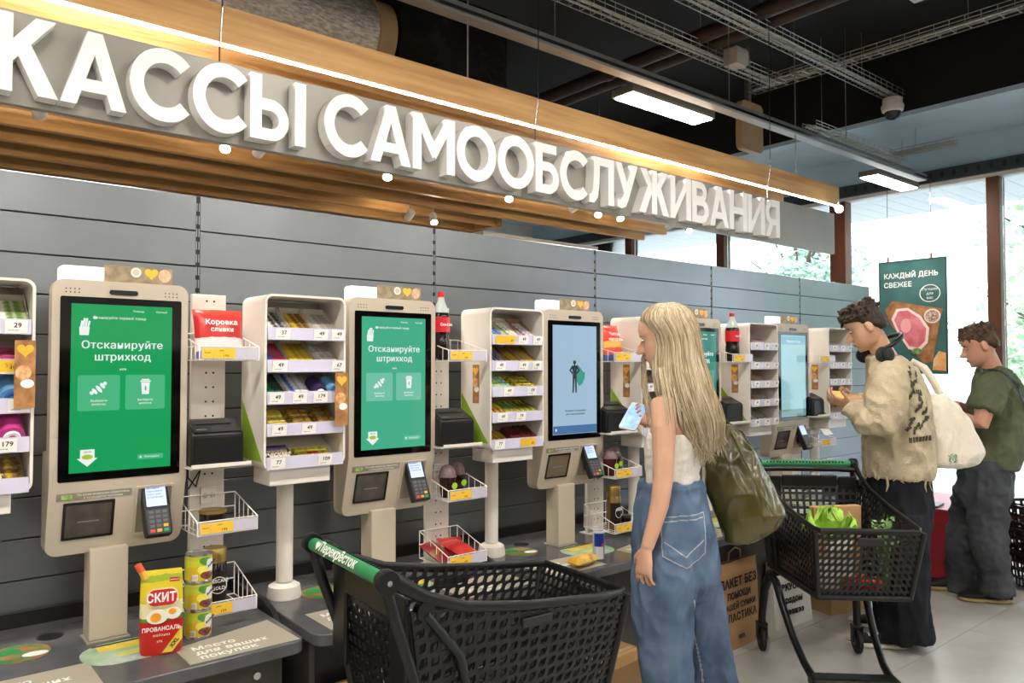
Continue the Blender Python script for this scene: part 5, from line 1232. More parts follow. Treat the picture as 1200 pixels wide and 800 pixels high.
def shoe(t, heel, dirv, up_m, sole_m, toe_m=None, L=.285, k=1.0):
    d = unit(dirv); sd = Vector((-d.y, d.x, 0)); H_ = Vector(heel)
    def ring(tt, hw, z0, z1, pw=.8):
        r = []
        for q in range(16):
            a = 2*PI*q/16; cx, sz = math.cos(a), math.sin(a); cx = math.copysign(abs(cx)**pw, cx); sz = math.copysign(abs(sz)**pw, sz)
            p = H_ + d*tt*L + sd*hw*cx*k; r.append(Vector((p.x, p.y, (z0 + z1)/2 + (z1 - z0)/2*sz)))
        return r
    prof = ((0, .022, .06), (.04, .034, .075), (.16, .040, .095), (.34, .041, .092), (.52, .044, .075), (.7, .048, .058), (.86, .045, .05), (.96, .03, .042), (1., .012, .034))
    MB().loft([ring(a, b*.97, .018, c) for a, b, c in prof]).build('shoe_upper', up_m, t, 60)
    MB().loft([ring(a, b*1.06 + .002, .0, .024 + .006*abs(a - .4), .6) for a, b, c in prof]).build('shoe_sole', sole_m, t, 60)
    if toe_m:
        MB().loft([ring(a, b*1.01, .022, c + .002) for a, b, c in prof[6:]]).build('toe_cap', toe_m, t, 60)
        for q in range(4): p = H_ + d*L*(.42 + .07*q); MB().tube([p + sd*.03 + Vector((0, 0, .078 - .006*q)), p + Vector((0, 0, .092 - .008*q)), p - sd*.03 + Vector((0, 0, .078 - .006*q))], .004, 6).build('lace', toe_m, t, 60)
def project(name, polys, tgt, m, parent, y0=-.55, off=.0025, dirv=(0, 1, 0), res=.008):
    """flat cloth print / sewn patch laid onto a garment surface (ray cast along dirv in the person's frame)"""
    me = tgt.data; bm = bmesh.new(); bm.from_mesh(me)
    from mathutils.bvhtree import BVHTree
    tr = BVHTree.FromBMesh(bm); bm.free(); dv = unit(dirv); mb = MB()
    def inside(p, poly):
        c = False; n = len(poly)
        for i in range(n):
            x0, z0 = poly[i]; x1, z1 = poly[(i+1) % n]
            if (z0 > p[1]) != (z1 > p[1]) and p[0] < (x1-x0)*(p[1]-z0)/(z1-z0 + 1e-12) + x0: c = not c
        return c
    for poly in polys:
        xs_ = [p[0] for p in poly]; zs_ = [p[1] for p in poly]; nx = max(1, int((max(xs_)-min(xs_))/res)); nz = max(1, int((max(zs_)-min(zs_))/res)); idx = {}
        dx = (max(xs_)-min(xs_))/nx; dz = (max(zs_)-min(zs_))/nz
        for i in range(nx):
            for j in range(nz):
                if not inside((min(xs_) + (i+.5)*dx, min(zs_) + (j+.5)*dz), poly): continue
                q = []
                for a, b in ((i, j), (i+1, j), (i+1, j+1), (i, j+1)):
                    if (a, b) not in idx:
                        h = tr.ray_cast(Vector((min(xs_) + a*dx, y0, min(zs_) + b*dz)), dv)
                        idx[(a, b)] = None if h[0] is None else (len(mb.v), mb.v.append(tuple(h[0] - dv*off)))[0]
                    q.append(idx[(a, b)])
                if None not in q: mb.f.append(tuple(q)); mb.mi.append(0)
    if not mb.f: return None
    return mb.build(name, m, parent, 60)
def strip(pts, wd):
    out = []; P_ = [Vector((a, b)) for a, b in pts]
    for i in range(len(P_) - 1):
        d = (P_[i+1] - P_[i]).normalized(); n = Vector((-d.y, d.x))*wd/2; e = d*wd*.3
        out.append([tuple(P_[i] - n - e), tuple(P_[i+1] - n + e), tuple(P_[i+1] + n + e), tuple(P_[i] + n - e)])
    return out
def skinmat(n, a, b): return mat(n, a, .5, second=b, scale=7, bump=.04, bscale=160, spec=.4)
def denim(n, a, b): return mat(n, a, .8, second=b, scale=5., detail=6., bump=.25, bscale=260, spec=.2)
RZV = -TH
# ------------------------------------------------------------------ woman with long blonde hair

wm = thing('person', 'long haired blonde woman in white top and blue jeans looking at a phone', 'person', (2.4533, 1.9288, 0), RZV)
SK1 = skinmat('skin_a', 'D9A78C', 'E3B59B')
mb = MB(); Y = -30
mb.rings([(*(-0.0237, 0.0, 1.4259), .05, .05, Y), (*(-0.0169, 0.0, 1.3649), .055, .06, Y), (*(-0.0102, 0.0, 1.3378), .07, .12, Y), (*(-0.0068, 0.0, 1.3039), .085, .155, Y), (*(-0.0068, 0.0, 1.2565), .092, .15, Y), (*(-0.0136, 0.0, 1.1718), .098, .14, Y), (*(-0.0237, 0.0, 1.0701), .09, .125, Y), (*(-0.0271, 0.0, 1.0023), .088, .12, Y),
          (*(-0.0169, 0.0, 0.8837), .11, .15, Y), (*(-0.0136, 0.0, 0.7482), .12, .16, Y), (*(-0.0136, 0.0, 0.6397), .11, .15, Y)], 28)
mb.tube([(-0.0237, 0.0, 1.3514), (-0.0339, 0.0, 1.4259), (-0.0474, 0.0, 1.5005)], [.055, .05, .05], 14)
mb.tube([(-0.0524, -0.09, 0.7201), (-0.0807, -0.1, 0.5096), (-0.0728, -0.11, 0.2842), (-0.063, -0.11, 0.0882)], [.07, .05, .04, .035], 12); mb.tube([(0.0265, 0.09, 0.6745), (0.0929, 0.12, 0.4556), (0.139, 0.135, 0.2385), (0.1801, 0.13, 0.0001)], [.07, .05, .04, .035], 12)
mb.tube([(-0.0242, -0.05, 1.32), (-0.0866, -0.13, 1.3078), (-0.0915, -0.155, 1.2352), (-0.0925, -0.16, 1.1393), (-0.0967, -0.165, 1.0373), (-0.1104, -0.17, 0.9484), (-0.1369, -0.175, 0.8599), (-0.1602, -0.18, 0.7908)], [.05, .052, .046, .042, .038, .035, .029, .024], 14)
hand(mb, (-0.1634, -0.18, 0.7844), (-.12, -.02, -1), (.6, .5, .1), (14, 30, 25), -1, .98)
mb.tube([(0.0303, 0.06, 1.3145), (0.0882, 0.13, 1.2933), (0.1047, 0.2, 1.1703), (0.0922, 0.24, 1.0569), (0.0113, 0.22, 1.1321), (-0.0632, 0.19, 1.2216)], [.05, .05, .042, .037, .032, .024], 14)
hand(mb, (-0.0632, 0.19, 1.2216), (-.9, -.25, .3), (-.1, -.6, .8), (40, 45, 30), 1, .92)
HM1 = T(*(-0.0644, 0.0, 1.592)) @ RZ(163) @ RY(18) @ T(0, 0, -.125)
head_mesh(mb, HM1, .97)
shape('body', mb, SK1, wm, .0040, 2)
face_parts(wm, HM1, .97, mat('brow_blonde', '9A7E58', .7), mat('lips_rose', 'B8605A', .5))
# white ribbed top
WTOP = mat('ribbed_white', 'EDE9E2', .8, var=.03, bump=.5, bscale=40, stretch=(3, 3, .2))
mb = MB(); mb.rings([(*(-0.0068, 0.0, 1.2023), .100, .150, Y), (*(-0.0102, 0.0, 1.1819), .110, .157, Y), (*(-0.0169, 0.0, 1.1481), .114, .153, Y), (*(-0.0237, 0.0, 1.0871), .104, .142, Y), (*(-0.0271, 0.0, 1.043), .100, .135, Y), (*(-0.0271, 0.0, 0.9922), .101, .134, Y)], 40)
shape('white_top', mb, WTOP, wm, .006, 3, .004, (14, 14, 22), 2)
# wide leg jeans
JN = denim('denim_blue', '465A76', '6B809C')
mb = MB(); mb.rings([(*(-0.0305, 0.0, 1.0125), .112, .148, Y), (*(-0.0305, 0.0, 0.9684), .118, .152, Y), (*(-0.0271, 0.0, 0.9007), .140, .165, Y), (*(-0.0203, 0.0, 0.8159), .155, .178, Y), (*(-0.0136, 0.0, 0.7211), .162, .183, Y), (*(-0.0102, 0.0, 0.6397), .155, .178, Y), (*(-0.0068, 0.0, 0.5719), .12, .15, Y)], 40)
mb.rings([(*(-0.0582, -0.07, 0.7647), .12, .11, Y), (*(-0.0787, -0.09, 0.6379), .125, .115, Y), (*(-0.0872, -0.1, 0.526), .118, .095, Y), (*(-0.0794, -0.11, 0.3985), .102, .088, Y), (*(-0.0696, -0.11, 0.2515), .098, .09, Y), (*(-0.059, -0.09, 0.1117), .105, .112, Y), (*(-0.0557, -0.09, 0.0722), .106, .112, Y)], 30)
mb.rings([(*(0.0325, 0.07, 0.7316), .115, .11, Y), (*(0.0614, 0.09, 0.5873), .115, .11, Y), (*(0.1, 0.12, 0.4556), .105, .085, Y), (*(0.1306, 0.13, 0.3111), .098, .085, Y), (*(0.1615, 0.14, 0.1479), .098, .09, Y), (*(0.1748, 0.11, 0.0199), .105, .11, Y), (*(0.1818, 0.11, -0.0082), .105, .11, Y)], 30)
jw = shape('jeans', mb, JN, wm, .0075, 4, .019, (8, 8, 3.4), 3)
ST = mat('stitch_tan', 'A9AEB8', .8)
project('back_pocket', [[(-0.1066, 0.8997), (0.0674, 0.9093), (0.0609, 0.7676), (-0.0164, 0.7192), (-0.1002, 0.7579)]], jw, denim('denim_pocket', '4C617E', '7086A2'), wm)
for ln in ([(-0.1066, 0.8997), (0.0674, 0.9093)], [(0.0674, 0.9093), (0.0609, 0.7676), (-0.0164, 0.7192), (-0.1002, 0.7579), (-0.1066, 0.8997)], [(-0.0937, 0.8094), (-0.0164, 0.7579), (0.0545, 0.8159)], [(-0.1002, 0.8836), (0.0609, 0.8932)]): project('pocket_stitching', strip(ln, .004), jw, ST, wm, off=.005, res=.002)
project('waistband', [[(-0.1904, 0.9834), (0.0609, 0.9963), (0.0609, 1.0318), (-0.1904, 1.0253)]], jw, denim('denim_band', '41546F', '5F7591'), wm, off=.006)
for px0 in (806, 770): project('belt_loop', [[((px0 - 600)*0.003222 - 0.66083, 2.84589 - (580)*0.003222), ((px0+5 - 600)*0.003222 - 0.66083, 2.84589 - (580)*0.003222), ((px0+5 - 600)*0.003222 - 0.66083, 2.84589 - (562)*0.003222), ((px0 - 600)*0.003222 - 0.66083, 2.84589 - (562)*0.003222)]], jw, denim('denim_loop', '4A5E7A', '6A809B'), wm, off=.011, res=.005)
project('side_seam', strip([(0.0191, 0.5903), (0.0416, 0.4937), (0.0674, 0.3809), (0.0932, 0.2681), (0.1061, 0.1553)], .006), jw, ST, wm, off=.003, res=.004)
WSH = mat('shoe_white', 'E4E2DC', .5)
shoe(wm, (0.0013, -0.1, 0.0), (-.8, .4, 0), WSH, WSH, None, .25, .9); shoe(wm, (0.238, 0.11, 0.0), (-.8, .4, 0), WSH, WSH, None, .25, .9)
# long straight hair
HAIR = mat('hair_blonde', '9C886A', .38, second='CDBD9E', scale=9., detail=6., stretch=(9, 9, .45), bump=.6, bscale=14, spec=.5)
HAIRL = mat('hair_light', 'C2B296', .36, second='DDD2BA', scale=12, stretch=(9, 9, .4)); HAIRD = mat('hair_dark', '8A7657', .45, second='A69070', scale=12, stretch=(9, 9, .4))
HC = [(-0.0407, 0.0, 1.714, 0.0407, 0.045), (-0.0441, -0.0, 1.6971, 0.078, 0.075), (-0.0451, -0.005, 1.6764, 0.0983, 0.098), (-0.0427, -0.01, 1.649, 0.1085, 0.108), (-0.0269, -0.015, 1.6184, 0.1051, 0.112), (-0.0144, -0.02, 1.5845, 0.0949, 0.112), (-0.0077, -0.02, 1.5474, 0.0932, 0.112), (-0.0065, -0.03, 1.4935, 0.0983, 0.112), (0.0003, -0.045, 1.4333, 0.1085, 0.112), (0.0103, -0.06, 1.3737, 0.1119, 0.112), (0.0279, -0.07, 1.3144, 0.1153, 0.108), (0.0499, -0.075, 1.2551, 0.1085, 0.098), (0.0652, -0.08, 1.2027, 0.0881, 0.08), (0.0751, -0.08, 1.1631, 0.0644, 0.06), (0.0751, -0.08, 1.1367, 0.0373, 0.04)]
mb = MB(); mb.rings([(x, y, z, a*.97, d*.95, 0) for x, y, z, a, d in HC], 40)
hr = shape('hair', mb, HAIR, wm, .006, 2, .005, (34, 34, 1.2), 1, False)
rnd = random.Random(11)
for nm, mm, cnt in (('hair_strands', HAIRL, 260), ('hair_strands', HAIRD, 150), ('hair_strands', HAIR, 240)):
    mb = MB()
    for q in range(cnt):
        a = rnd.uniform(0, 2*PI); st = rnd.randint(0, 2); en = rnd.randint(9, len(HC) - 1); r0 = rnd.uniform(.0008, .0019); pts = []; a2 = a + rnd.uniform(-.25, .25); k0 = rnd.uniform(.955, 1.0)
        for i in range(st, en + 1):
            x, y, z, hw, d = HC[i]; f = (i - st)/max(1, en - st); t_ = a + (a2 - a)*f; kk = k0 + (.05*f*rnd.random())
            pts.append((x + hw*kk*math.cos(t_), y + d*kk*math.sin(t_), z - .004*rnd.random()))
        if en >= len(HC) - 3: pts.append((pts[-1][0] + rnd.uniform(-.01, .02), pts[-1][1], pts[-1][2] - rnd.uniform(.01, .05)))
        mb.tube(pts, [r0*(.5 if i in (0, len(pts)-1) else 1) for i in range(len(pts))], 5)
    for q in range(cnt // 6):     # loose locks over the back and the shoulder
        x0 = rnd.uniform(0, 1); A = Vector((0.0784, -0.08, 1.4601)).lerp(Vector((-0.1047, -0.14, 1.428)), x0); B = Vector((0.1764, -0.06, 1.1876)).lerp(Vector((-0.1001, -0.215, 1.2652)), x0); B.z += rnd.uniform(-.04, .03)
        mid = A.lerp(B, .5) + Vector((0, -.02, 0)); mb.tube([A + Vector((0, .02, .03)), A, mid, B], [.0012, .0018, .0016, .0005], 5)
    for q in range(cnt // 10):    # far side lock beside the cheek
        A = Vector((-0.0896, 0.085, 1.6198)); mb.tube([A, Vector(((757 + rnd.uniform(-2, 3) - 795.0)*0.003389, .075, 2.91706 - (420)*0.003389)), Vector(((757 + rnd.uniform(-3, 5) - 795.0)*0.003389, .06, 2.91706 - (455)*0.003389)), Vector(((764 + rnd.uniform(-4, 6) - 795.0)*0.003389, .04, 2.91706 - (490 + rnd.uniform(-10, 12))*0.003389))], [.0015, .002, .0018, .0006], 5)
    o_ = mb.build(nm, mm, wm, 60); o_['kind'] = 'stuff'
# phone
ph_ = thing('smartphone', 'white smartphone held by the blonde woman', 'phone', (2.4136, 2.1304, 1.258), RZV)
PHM = RZ(-20) @ RX(-48) @ RY(14)
MB().prism(rrect(-.037, .037, -.075, .075, .009), 0, .008).build('case', mat('phone_white', 'E6E8EA', .3), ph_, 40, 0, 2, PHM); MB().prism(rrect(-.034, .034, -.070, .070, .007), -.0008, -.0001).build('display', mat('phone_display', '7FA9DC', .1, emit=.6, second='B9D4F0', scale=30), ph_, None, 0, 2, PHM)
# olive shoulder bag
bgt = thing('shoulder_bag', 'olive green glossy leather shoulder bag on the blonde woman', 'bag', (2.6966, 1.8184, 0.7524), RZV)
OL = mat('olive_leather', '3F390F', .22, second='575021', scale=4, bump=.35, bscale=9, spec=.7, coat=.3)
mb = MB(); mb.rings([(*(-0.0416, 0.0, 0.4749), .014, .02, 0), (*(-0.0381, 0.0, 0.4472), .035, .03, 0), (*(-0.0312, 0.0, 0.3952), .072, .04, 0), (*(-0.0208, 0.0, 0.3085), .115, .055, 0), (*(0.007, 0.0, 0.2045), .135, .072, -4), (*(0.0382, 0.0, 0.1179), .138, .08, -8), (*(0.0312, 0.0, 0.0555), .108, .072, -8), (*(-0.0034, 0.0, 0.0139), .065, .05, -8), (*(-0.0242, 0.0, 0.0), .035, .03, -8)], 36)
shape('sack', mb, OL, bgt, .006, 3, .010, (9, 9, 3.5), 6)
MB().tube([(-0.0416, 0.0, 0.4645), (-0.0686, -0.01, 0.5172), (-0.1031, -0.01, 0.569), (-0.1421, 0.0, 0.5997), (-0.1661, 0.03, 0.6021)], [.014, .012, .012, .012, .012], 8, None, True, .35).build('strap', OL, bgt, 60)
MB().tube([(-0.0261, 0.03, 0.4621), (0.0194, 0.03, 0.4446), (0.0579, 0.03, 0.3851), (0.0652, 0.02, 0.3303), (0.0551, 0.01, 0.2551)], .010, 8, None, True, .4).build('handle_loop', OL, bgt, 60)
MB().tube([(-0.0411, -0.035, 0.4537), (0.0077, -0.055, 0.3328), (0.0625, -0.075, 0.2169), (0.1184, -0.07, 0.1212)], .0025, 6).build('seam_piping', mat('olive_light', '77703A', .3), bgt, 60)

# ------------------------------------------------------------------ young man in beige sweater

m1 = thing('person', 'young man in frayed beige sweater with headphones around his neck', 'person', (4.239, 1.9181, 0), RZV)
SK2 = skinmat('skin_b', 'C99A7C', 'D8AB8E')
mb = MB(); Y = -32
mb.rings([(*(0.0, 0.0, 1.5025), .07, .10, Y), (*(0.0232, 0.0, 1.4561), .10, .18, Y), (*(0.0372, 0.0, 1.3632), .12, .19, Y), (*(0.0464, 0.0, 1.1774), .125, .18, Y), (*(0.0464, 0.0, 0.9452), .12, .17, Y), (*(0.0464, 0.0, 0.7826), .13, .17, Y), (*(0.0464, 0.0, 0.6665), .12, .16, Y)], 26)
mb.tube([(0.0186, 0.0, 1.4561), (-0.0279, 0.0, 1.5397), (-0.0743, 0.0, 1.6326)], [.065, .058, .055], 14)
for dx, dy in ((0, -.12), (-6, .12)): mb.tube([((1050+dx - 1040.0)*0.004644, dy, 3.45318 - (590)*0.004644), ((1048+dx - 1040.0)*0.004644, dy, 3.45318 - (660)*0.004644), ((1052+dx - 1040.0)*0.004644, dy, 3.45318 - (725)*0.004644), ((1052+dx - 1040.0)*0.004644, dy, 3.45318 - (735)*0.004644)], [.06, .045, .04, .035], 12)
mb.tube([(-0.0262, -0.1, 1.4292), (-0.0978, -0.2, 1.3683), (-0.1436, -0.24, 1.1942), (-0.1611, -0.24, 1.1504), (-0.2346, -0.16, 1.2243), (-0.2706, -0.13, 1.2585)], [.06, .06, .05, .045, .036, .03], 12)
hand(mb, (-0.2661, -0.13, 1.2585), (-.9, .1, .25), (-.1, .5, .8), (35, 40, 25), -1, 1.0)
mb.tube([(0.0964, 0.1, 1.4272), (0.1512, 0.19, 1.334), (0.0734, 0.2, 1.1731), (-0.0843, 0.1, 1.2417), (-0.1448, 0.05, 1.2773)], [.06, .055, .045, .034, .028], 12)
hand(mb, (-0.1397, 0.03, 1.2782), (-.95, -.15, .1), (-.1, -.5, .8), (30, 40, 25), 1, 1.0)
HM2 = T(*(-0.1208, 0.0, 1.6744)) @ RZ(166) @ RY(30) @ T(0, 0, -.112)
head_mesh(mb, HM2, 1.02)
shape('body', mb, SK2, m1, .005, 2)
face_parts(m1, HM2, 1.02, mat('brow_dark', '2A1E16', .8), mat('lips_b', 'A8655A', .5))
HB = mat('hair_brown_black', '1E1612', .5, second='3A2A20', scale=14, stretch=(4, 4, 1.5), bump=.8, bscale=40)
def haircut(t, HM, k, m, front=.098, low=.085, seed=1, tuft=120, side=.084):
    mb = MB(); rr = []
    for z, f, b, w_ in ((low, -.045, -.100, .060), (low + .03, -.010, -.108, .078), (.135, .03, -.110, side), (.160, .062, -.112, side + .001), (.180, front - .008, -.112, side), (.2, front - .005, -.104, side - .006), (.222, front - .025, -.085, side - .02), (.24, .045, -.055, .042), (.248, .015, -.025, .018)):
        ring = []
        for q in range(24):
            a = 2*PI*q/24; c, s = math.cos(a), math.sin(a); x = (f*c if c > 0 else b*abs(c)) if f > 0 else (f + (b - f)*(1 - (c + 1)/2)); ring.append(HM @ (Vector((x, w_*s, z))*k))
        rr.append(ring)
    mb.loft(rr); rnd = random.Random(seed)
    for q in range(tuft):
        a = rnd.uniform(0, 2*PI); z = rnd.uniform(.165, .24); c, s = math.cos(a), math.sin(a); sc = math.sqrt(max(.05, 1 - ((z - .14)/.125)**2))
        p = Vector(((front*.92 if c > 0 else .108)*c*sc, side*.97*s*sc, z)); n = Vector((c, s, .5)).normalized(); dn = Vector((c*.2 - .15, s*.2, -.1 + rnd.uniform(-.4, .5)))
        mb.tube([HM @ (p*k), HM @ ((p + n*.01 + dn*.02)*k), HM @ ((p + n*.008 + dn*.045)*k)], [.008, .007, .003], 6)
    return shape('hair', mb, m, t, .0045, 1, .003, (40, 40, 40), seed, False)
haircut(m1, HM2, 1.04, HB, .100, .06, 3, 170)
SW = mat('knit_beige', 'B5A78B', .9, second='CBBEA3', scale=6, bump=.5, bscale=120)
mb = MB(); mb.rings([(*(-0.0232, 0.0, 1.5118), .085, .105, Y), (*(0.0, 0.0, 1.4839), .10, .15, Y), (*(0.0186, 0.0, 1.4375), .125, .20, Y), (*(0.0372, 0.0, 1.3632), .145, .225, Y), (*(0.0464, 0.0, 1.2471), .16, .225, Y), (*(0.0511, 0.0, 1.131), .168, .22, Y), (*(0.0557, 0.0, 1.0148), .172, .215, Y), (*(0.0511, 0.0, 0.922), .175, .21, Y), (*(0.0464, 0.0, 0.8709), .165, .20, Y)], 40)
mb.tube([(-0.0316, -0.12, 1.4114), (-0.0978, -0.2, 1.3462), (-0.1441, -0.25, 1.2473), (-0.1707, -0.26, 1.1695), (-0.2176, -0.22, 1.184), (-0.2524, -0.15, 1.2327), (-0.2864, -0.125, 1.2582)], [.09, .098, .092, .085, .072, .058, .046], 16)
mb.tube([(0.1064, 0.12, 1.4079), (0.1464, 0.2, 1.3094), (0.088, 0.22, 1.1816), (-0.056, 0.12, 1.2263), (-0.1214, 0.06, 1.2674)], [.085, .085, .075, .055, .045], 14)
sw = shape('sweater', mb, SW, m1, .008, 3, .02, (8, 8, 4.5), 8)
fr = MB(); rnd = random.Random(5)
for q in range(26):
    a = rnd.uniform(PI*.95, 2.15*PI); x = .165*math.cos(a); y = .20*math.sin(a); cy, sy = math.cos(math.radians(Y)), math.sin(math.radians(Y)); b0_ = Vector((0.0464, 0.0, 0.8709)) + Vector((x*cy - y*sy, x*sy + y*cy, .015)); L = rnd.choice((.015, .02, .025, .03, .08))
    fr.tube([b0_, b0_ + Vector((rnd.uniform(-.01, .01), 0, -L*.6)), b0_ + Vector((rnd.uniform(-.015, .015), 0, -L))], [.008, .006, .002], 5)
fr.build('frayed_hem', SW, m1, 60)['kind'] = 'stuff'
PRK = mat('print_charcoal', '3A352E', .9, second='5A5346', scale=60)
rnd = random.Random(2); cur = []
for (ax, az, n_) in ((1058, 436, 5), (1068, 450, 6), (1056, 462, 5), (1070, 476, 6), (1060, 492, 7), (1078, 492, 6), (1058, 450, 4), (1074, 462, 4), (1076, 440, 5), (1080, 478, 6), (1066, 500, 6)):
    pts = []; a = rnd.uniform(0, 6)
    for i in range(n_ + 3): a += rnd.uniform(.4, 1.3); pts.append((ax + i*.8*math.cos(a) + rnd.uniform(-2, 2), az + i*1.3*math.sin(a*.8)))
    cur.append(pts)
for pts in cur: project('back_print', strip([((p[0] - 600)*0.004478 - 2.04356, 3.38201 - p[1]*0.004478) for p in pts], .012), sw, PRK, m1, y0=-.7, off=.004, res=.006)
mk = []
for i in range(7): mk.append([((1056 + i*4.4 - 600)*0.004478 - 2.04356, 3.38201 - (511 - i*.35)*0.004478), ((1059 + i*4.4 - 600)*0.004478 - 2.04356, 3.38201 - (511 - i*.35)*0.004478), ((1059.4 + i*4.4 - 600)*0.004478 - 2.04356, 3.38201 - (517 - i*.35)*0.004478), ((1056.4 + i*4.4 - 600)*0.004478 - 2.04356, 3.38201 - (517 - i*.35)*0.004478)])
for i in range(4): mk.append([((1064 + i*3.4 - 600)*0.004478 - 2.04356, 3.38201 - (456)*0.004478), ((1066 + i*3.4 - 600)*0.004478 - 2.04356, 3.38201 - (456)*0.004478), ((1066 + i*3.4 - 600)*0.004478 - 2.04356, 3.38201 - (461)*0.004478), ((1064 + i*3.4 - 600)*0.004478 - 2.04356, 3.38201 - (461)*0.004478)])
project('back_print_marks', mk, sw, PRK, m1, y0=-.7, off=.004, res=.005)
PB = denim('denim_black', '14161A', '23262C')
mb = MB(); mb.rings([(*(0.0464, 0.0, 0.9452), .15, .185, Y), (*(0.0464, 0.0, 0.8523), .155, .19, Y), (*(0.0464, 0.0, 0.713), .165, .20, Y), (*(0.0464, 0.0, 0.5968), .155, .195, Y), (*(0.0464, 0.0, 0.5179), .12, .16, Y)], 34)
mb.rings([(*(0.0055, -0.1, 0.6857), .13, .115, Y), (*(-0.0006, -0.13, 0.4665), .125, .12, Y), (*(-0.0011, -0.14, 0.2445), .118, .12, Y), (*(0.0034, -0.14, 0.0874), .128, .13, Y), (*(-0.0011, -0.14, 0.047), .132, .13, Y)], 26)
mb.rings([(*(0.0774, 0.1, 0.6473), .13, .115, Y), (*(0.0827, 0.13, 0.4021), .12, .115, Y), (*(0.0972, 0.14, 0.1836), .115, .115, Y), (*(0.1068, 0.14, 0.054), .12, .12, Y), (*(0.1068, 0.14, 0.0156), .12, .12, Y)], 26)
shape('trousers', mb, PB, m1, .008, 4, .016, (8, 8, 3), 4)
CV = mat('canvas_black', '17181A', .8); CVW = mat('rubber_cream', 'DDD6C4', .6)
shoe(m1, (-0.0017, -0.15, 0.0), (-.93, .2, 0), CV, CVW, CVW); shoe(m1, (0.1356, 0.14, 0.0), (-.93, .25, 0), CV, CVW, CVW)
hpn = thing('headphones', 'black over ear headphones around the young man neck', 'headphones', (4.239, 1.9181, 0), RZV)
arcp = []
for i in range(11):
    a = math.radians(-112 + i*22.4); c_, s2 = math.cos(a), math.sin(a); arcp.append(Vector((-0.0325, 0.0, 1.5443)) + Vector((.095*c_, .115*s2, .03 + .06*c_)))
MB().tube(arcp, .013, 10).build('headband', BLACK, hpn, 60)
for e_, nm in ((0, -1), (-1, 1)):
    c0 = arcp[e_] + Vector((-.005, .01*nm, -.03)); M = T(*c0) @ RZ(-20*nm) @ RX(90)
    MB().lathe([(0, -.03), (.034, -.03), (.043, -.018), (.044, .0), (.04, .014), (.03, .02), (0, .02)], 22, M).build('ear_cup', mat('cup_slate', '2A3238', .4), hpn, 40)
    MB().lathe([(.012, .0205), (.036, .0205), (.04, .03), (.03, .036), (.014, .034)], 22, M).build('ear_cushion', BLACK, hpn, 40)
ph2 = thing('smartphone', 'dark smartphone in the hands of the young man', 'phone', (4.0061, 2.0719, 1.2902), RZV)
MB().prism(rrect(-.036, .036, -.073, .073, .009), 0, .008).build('case', BLACK, ph2, 40, 0, 2, RZ(-15) @ RX(-60)); MB().prism(rrect(-.033, .033, -.069, .069, .007), -.0008, -.0001).build('display', mat('phone_display2', 'E0B070', .1, emit=.5), ph2, None, 0, 2, RZ(-15) @ RX(-60))
tb = thing('tote_bag', 'cream cotton tote bag hanging behind the young man', 'bag', (4.511, 1.7191, 0.9147), RZV)
CT = mat('cotton_cream', 'E4DCCB', .9, second='EFE9DC', scale=5, bump=.4, bscale=90)
mb = MB(); mb.rings([(*(-0.056, 0.0, 0.392), .04, .02, 0), (*(-0.0373, 0.0, 0.3453), .075, .045, 0), (*(-0.0093, 0.0, 0.2613), .12, .07, 0), (*(0.0094, 0.0, 0.1586), .145, .085, 0), (*(0.028, 0.0, 0.0746), .155, .085, -3), (*(0.0187, 0.0, 0.0233), .14, .075, -3), (*(0.0, 0.0, 0.0), .09, .045, -3)], 34)
tbo = shape('sack', mb, CT, tb, .007, 3, .012, (8, 8, 4), 5)
MB().tube([(-0.0568, -0.01, 0.383), (-0.0949, -0.02, 0.4485), (-0.1413, -0.02, 0.5228), (-0.1762, 0.02, 0.5694)], .014, 8, None, True, .3).build('strap', CT, tb, 60)
MB().tube([(-0.0168, 0.02, 0.3724), (-0.0543, 0.02, 0.4568), (-0.1052, 0.03, 0.5412), (-0.1648, 0.06, 0.579)], .014, 8, None, True, .3).build('strap', CT, tb, 60)
project('green_label', [[(-0.0499, 0.0746), (-0.0087, 0.0792), (0.0005, 0.0334), (-0.0407, 0.0243)]], tbo, mat('label_green', '2F6A4C', .6, second='DDE4D6', scale=120), tb, off=.003, res=.005)

# ------------------------------------------------------------------ man in olive t-shirt

m2 = thing('person', 'man in olive t-shirt and grey jeans looking down near the window', 'person', (5.4417, 1.8706, 0), RZV)
SK3 = skinmat('skin_c', 'C48E76', 'D3A088')
mb = MB(); Y = -28
mb.rings([(*(0.0709, 0.0, 1.4318), .075, .11, Y), (*(0.0873, 0.0, 1.3773), .10, .19, Y), (*(0.0982, 0.0, 1.29), .125, .195, Y), (*(0.0927, 0.0, 1.1263), .13, .18, Y), (*(0.0709, 0.0, 0.9354), .125, .165, Y), (*(0.0382, 0.0, 0.799), .13, .17, Y), (*(0.0164, 0.0, 0.6626), .13, .17, Y), (*(0.0, 0.0, 0.5807), .11, .15, Y)], 26)
mb.tube([(0.0873, 0.0, 1.3718), (0.0546, 0.0, 1.4645), (0.0164, 0.0, 1.5518)], [.07, .062, .06], 14)
mb.tube([(0.0611, 0.1, 0.6461), (-0.0496, 0.12, 0.3355), (-0.0608, 0.12, 0.0281), (-0.072, 0.12, -0.0111)], [.085, .065, .045, .04], 12); mb.tube([(-0.0344, -0.1, 0.679), (-0.0414, -0.12, 0.3364), (0.0012, -0.12, 0.0703), (0.0012, -0.12, 0.033)], [.085, .065, .045, .04], 12)
mb.tube([(0.0244, -0.1, 1.3578), (-0.0761, -0.21, 1.3081), (-0.1363, -0.24, 1.195), (-0.1631, -0.25, 1.1127), (-0.185, -0.2, 1.1194), (-0.208, -0.15, 1.1474)], [.065, .068, .055, .048, .04, .03], 12)
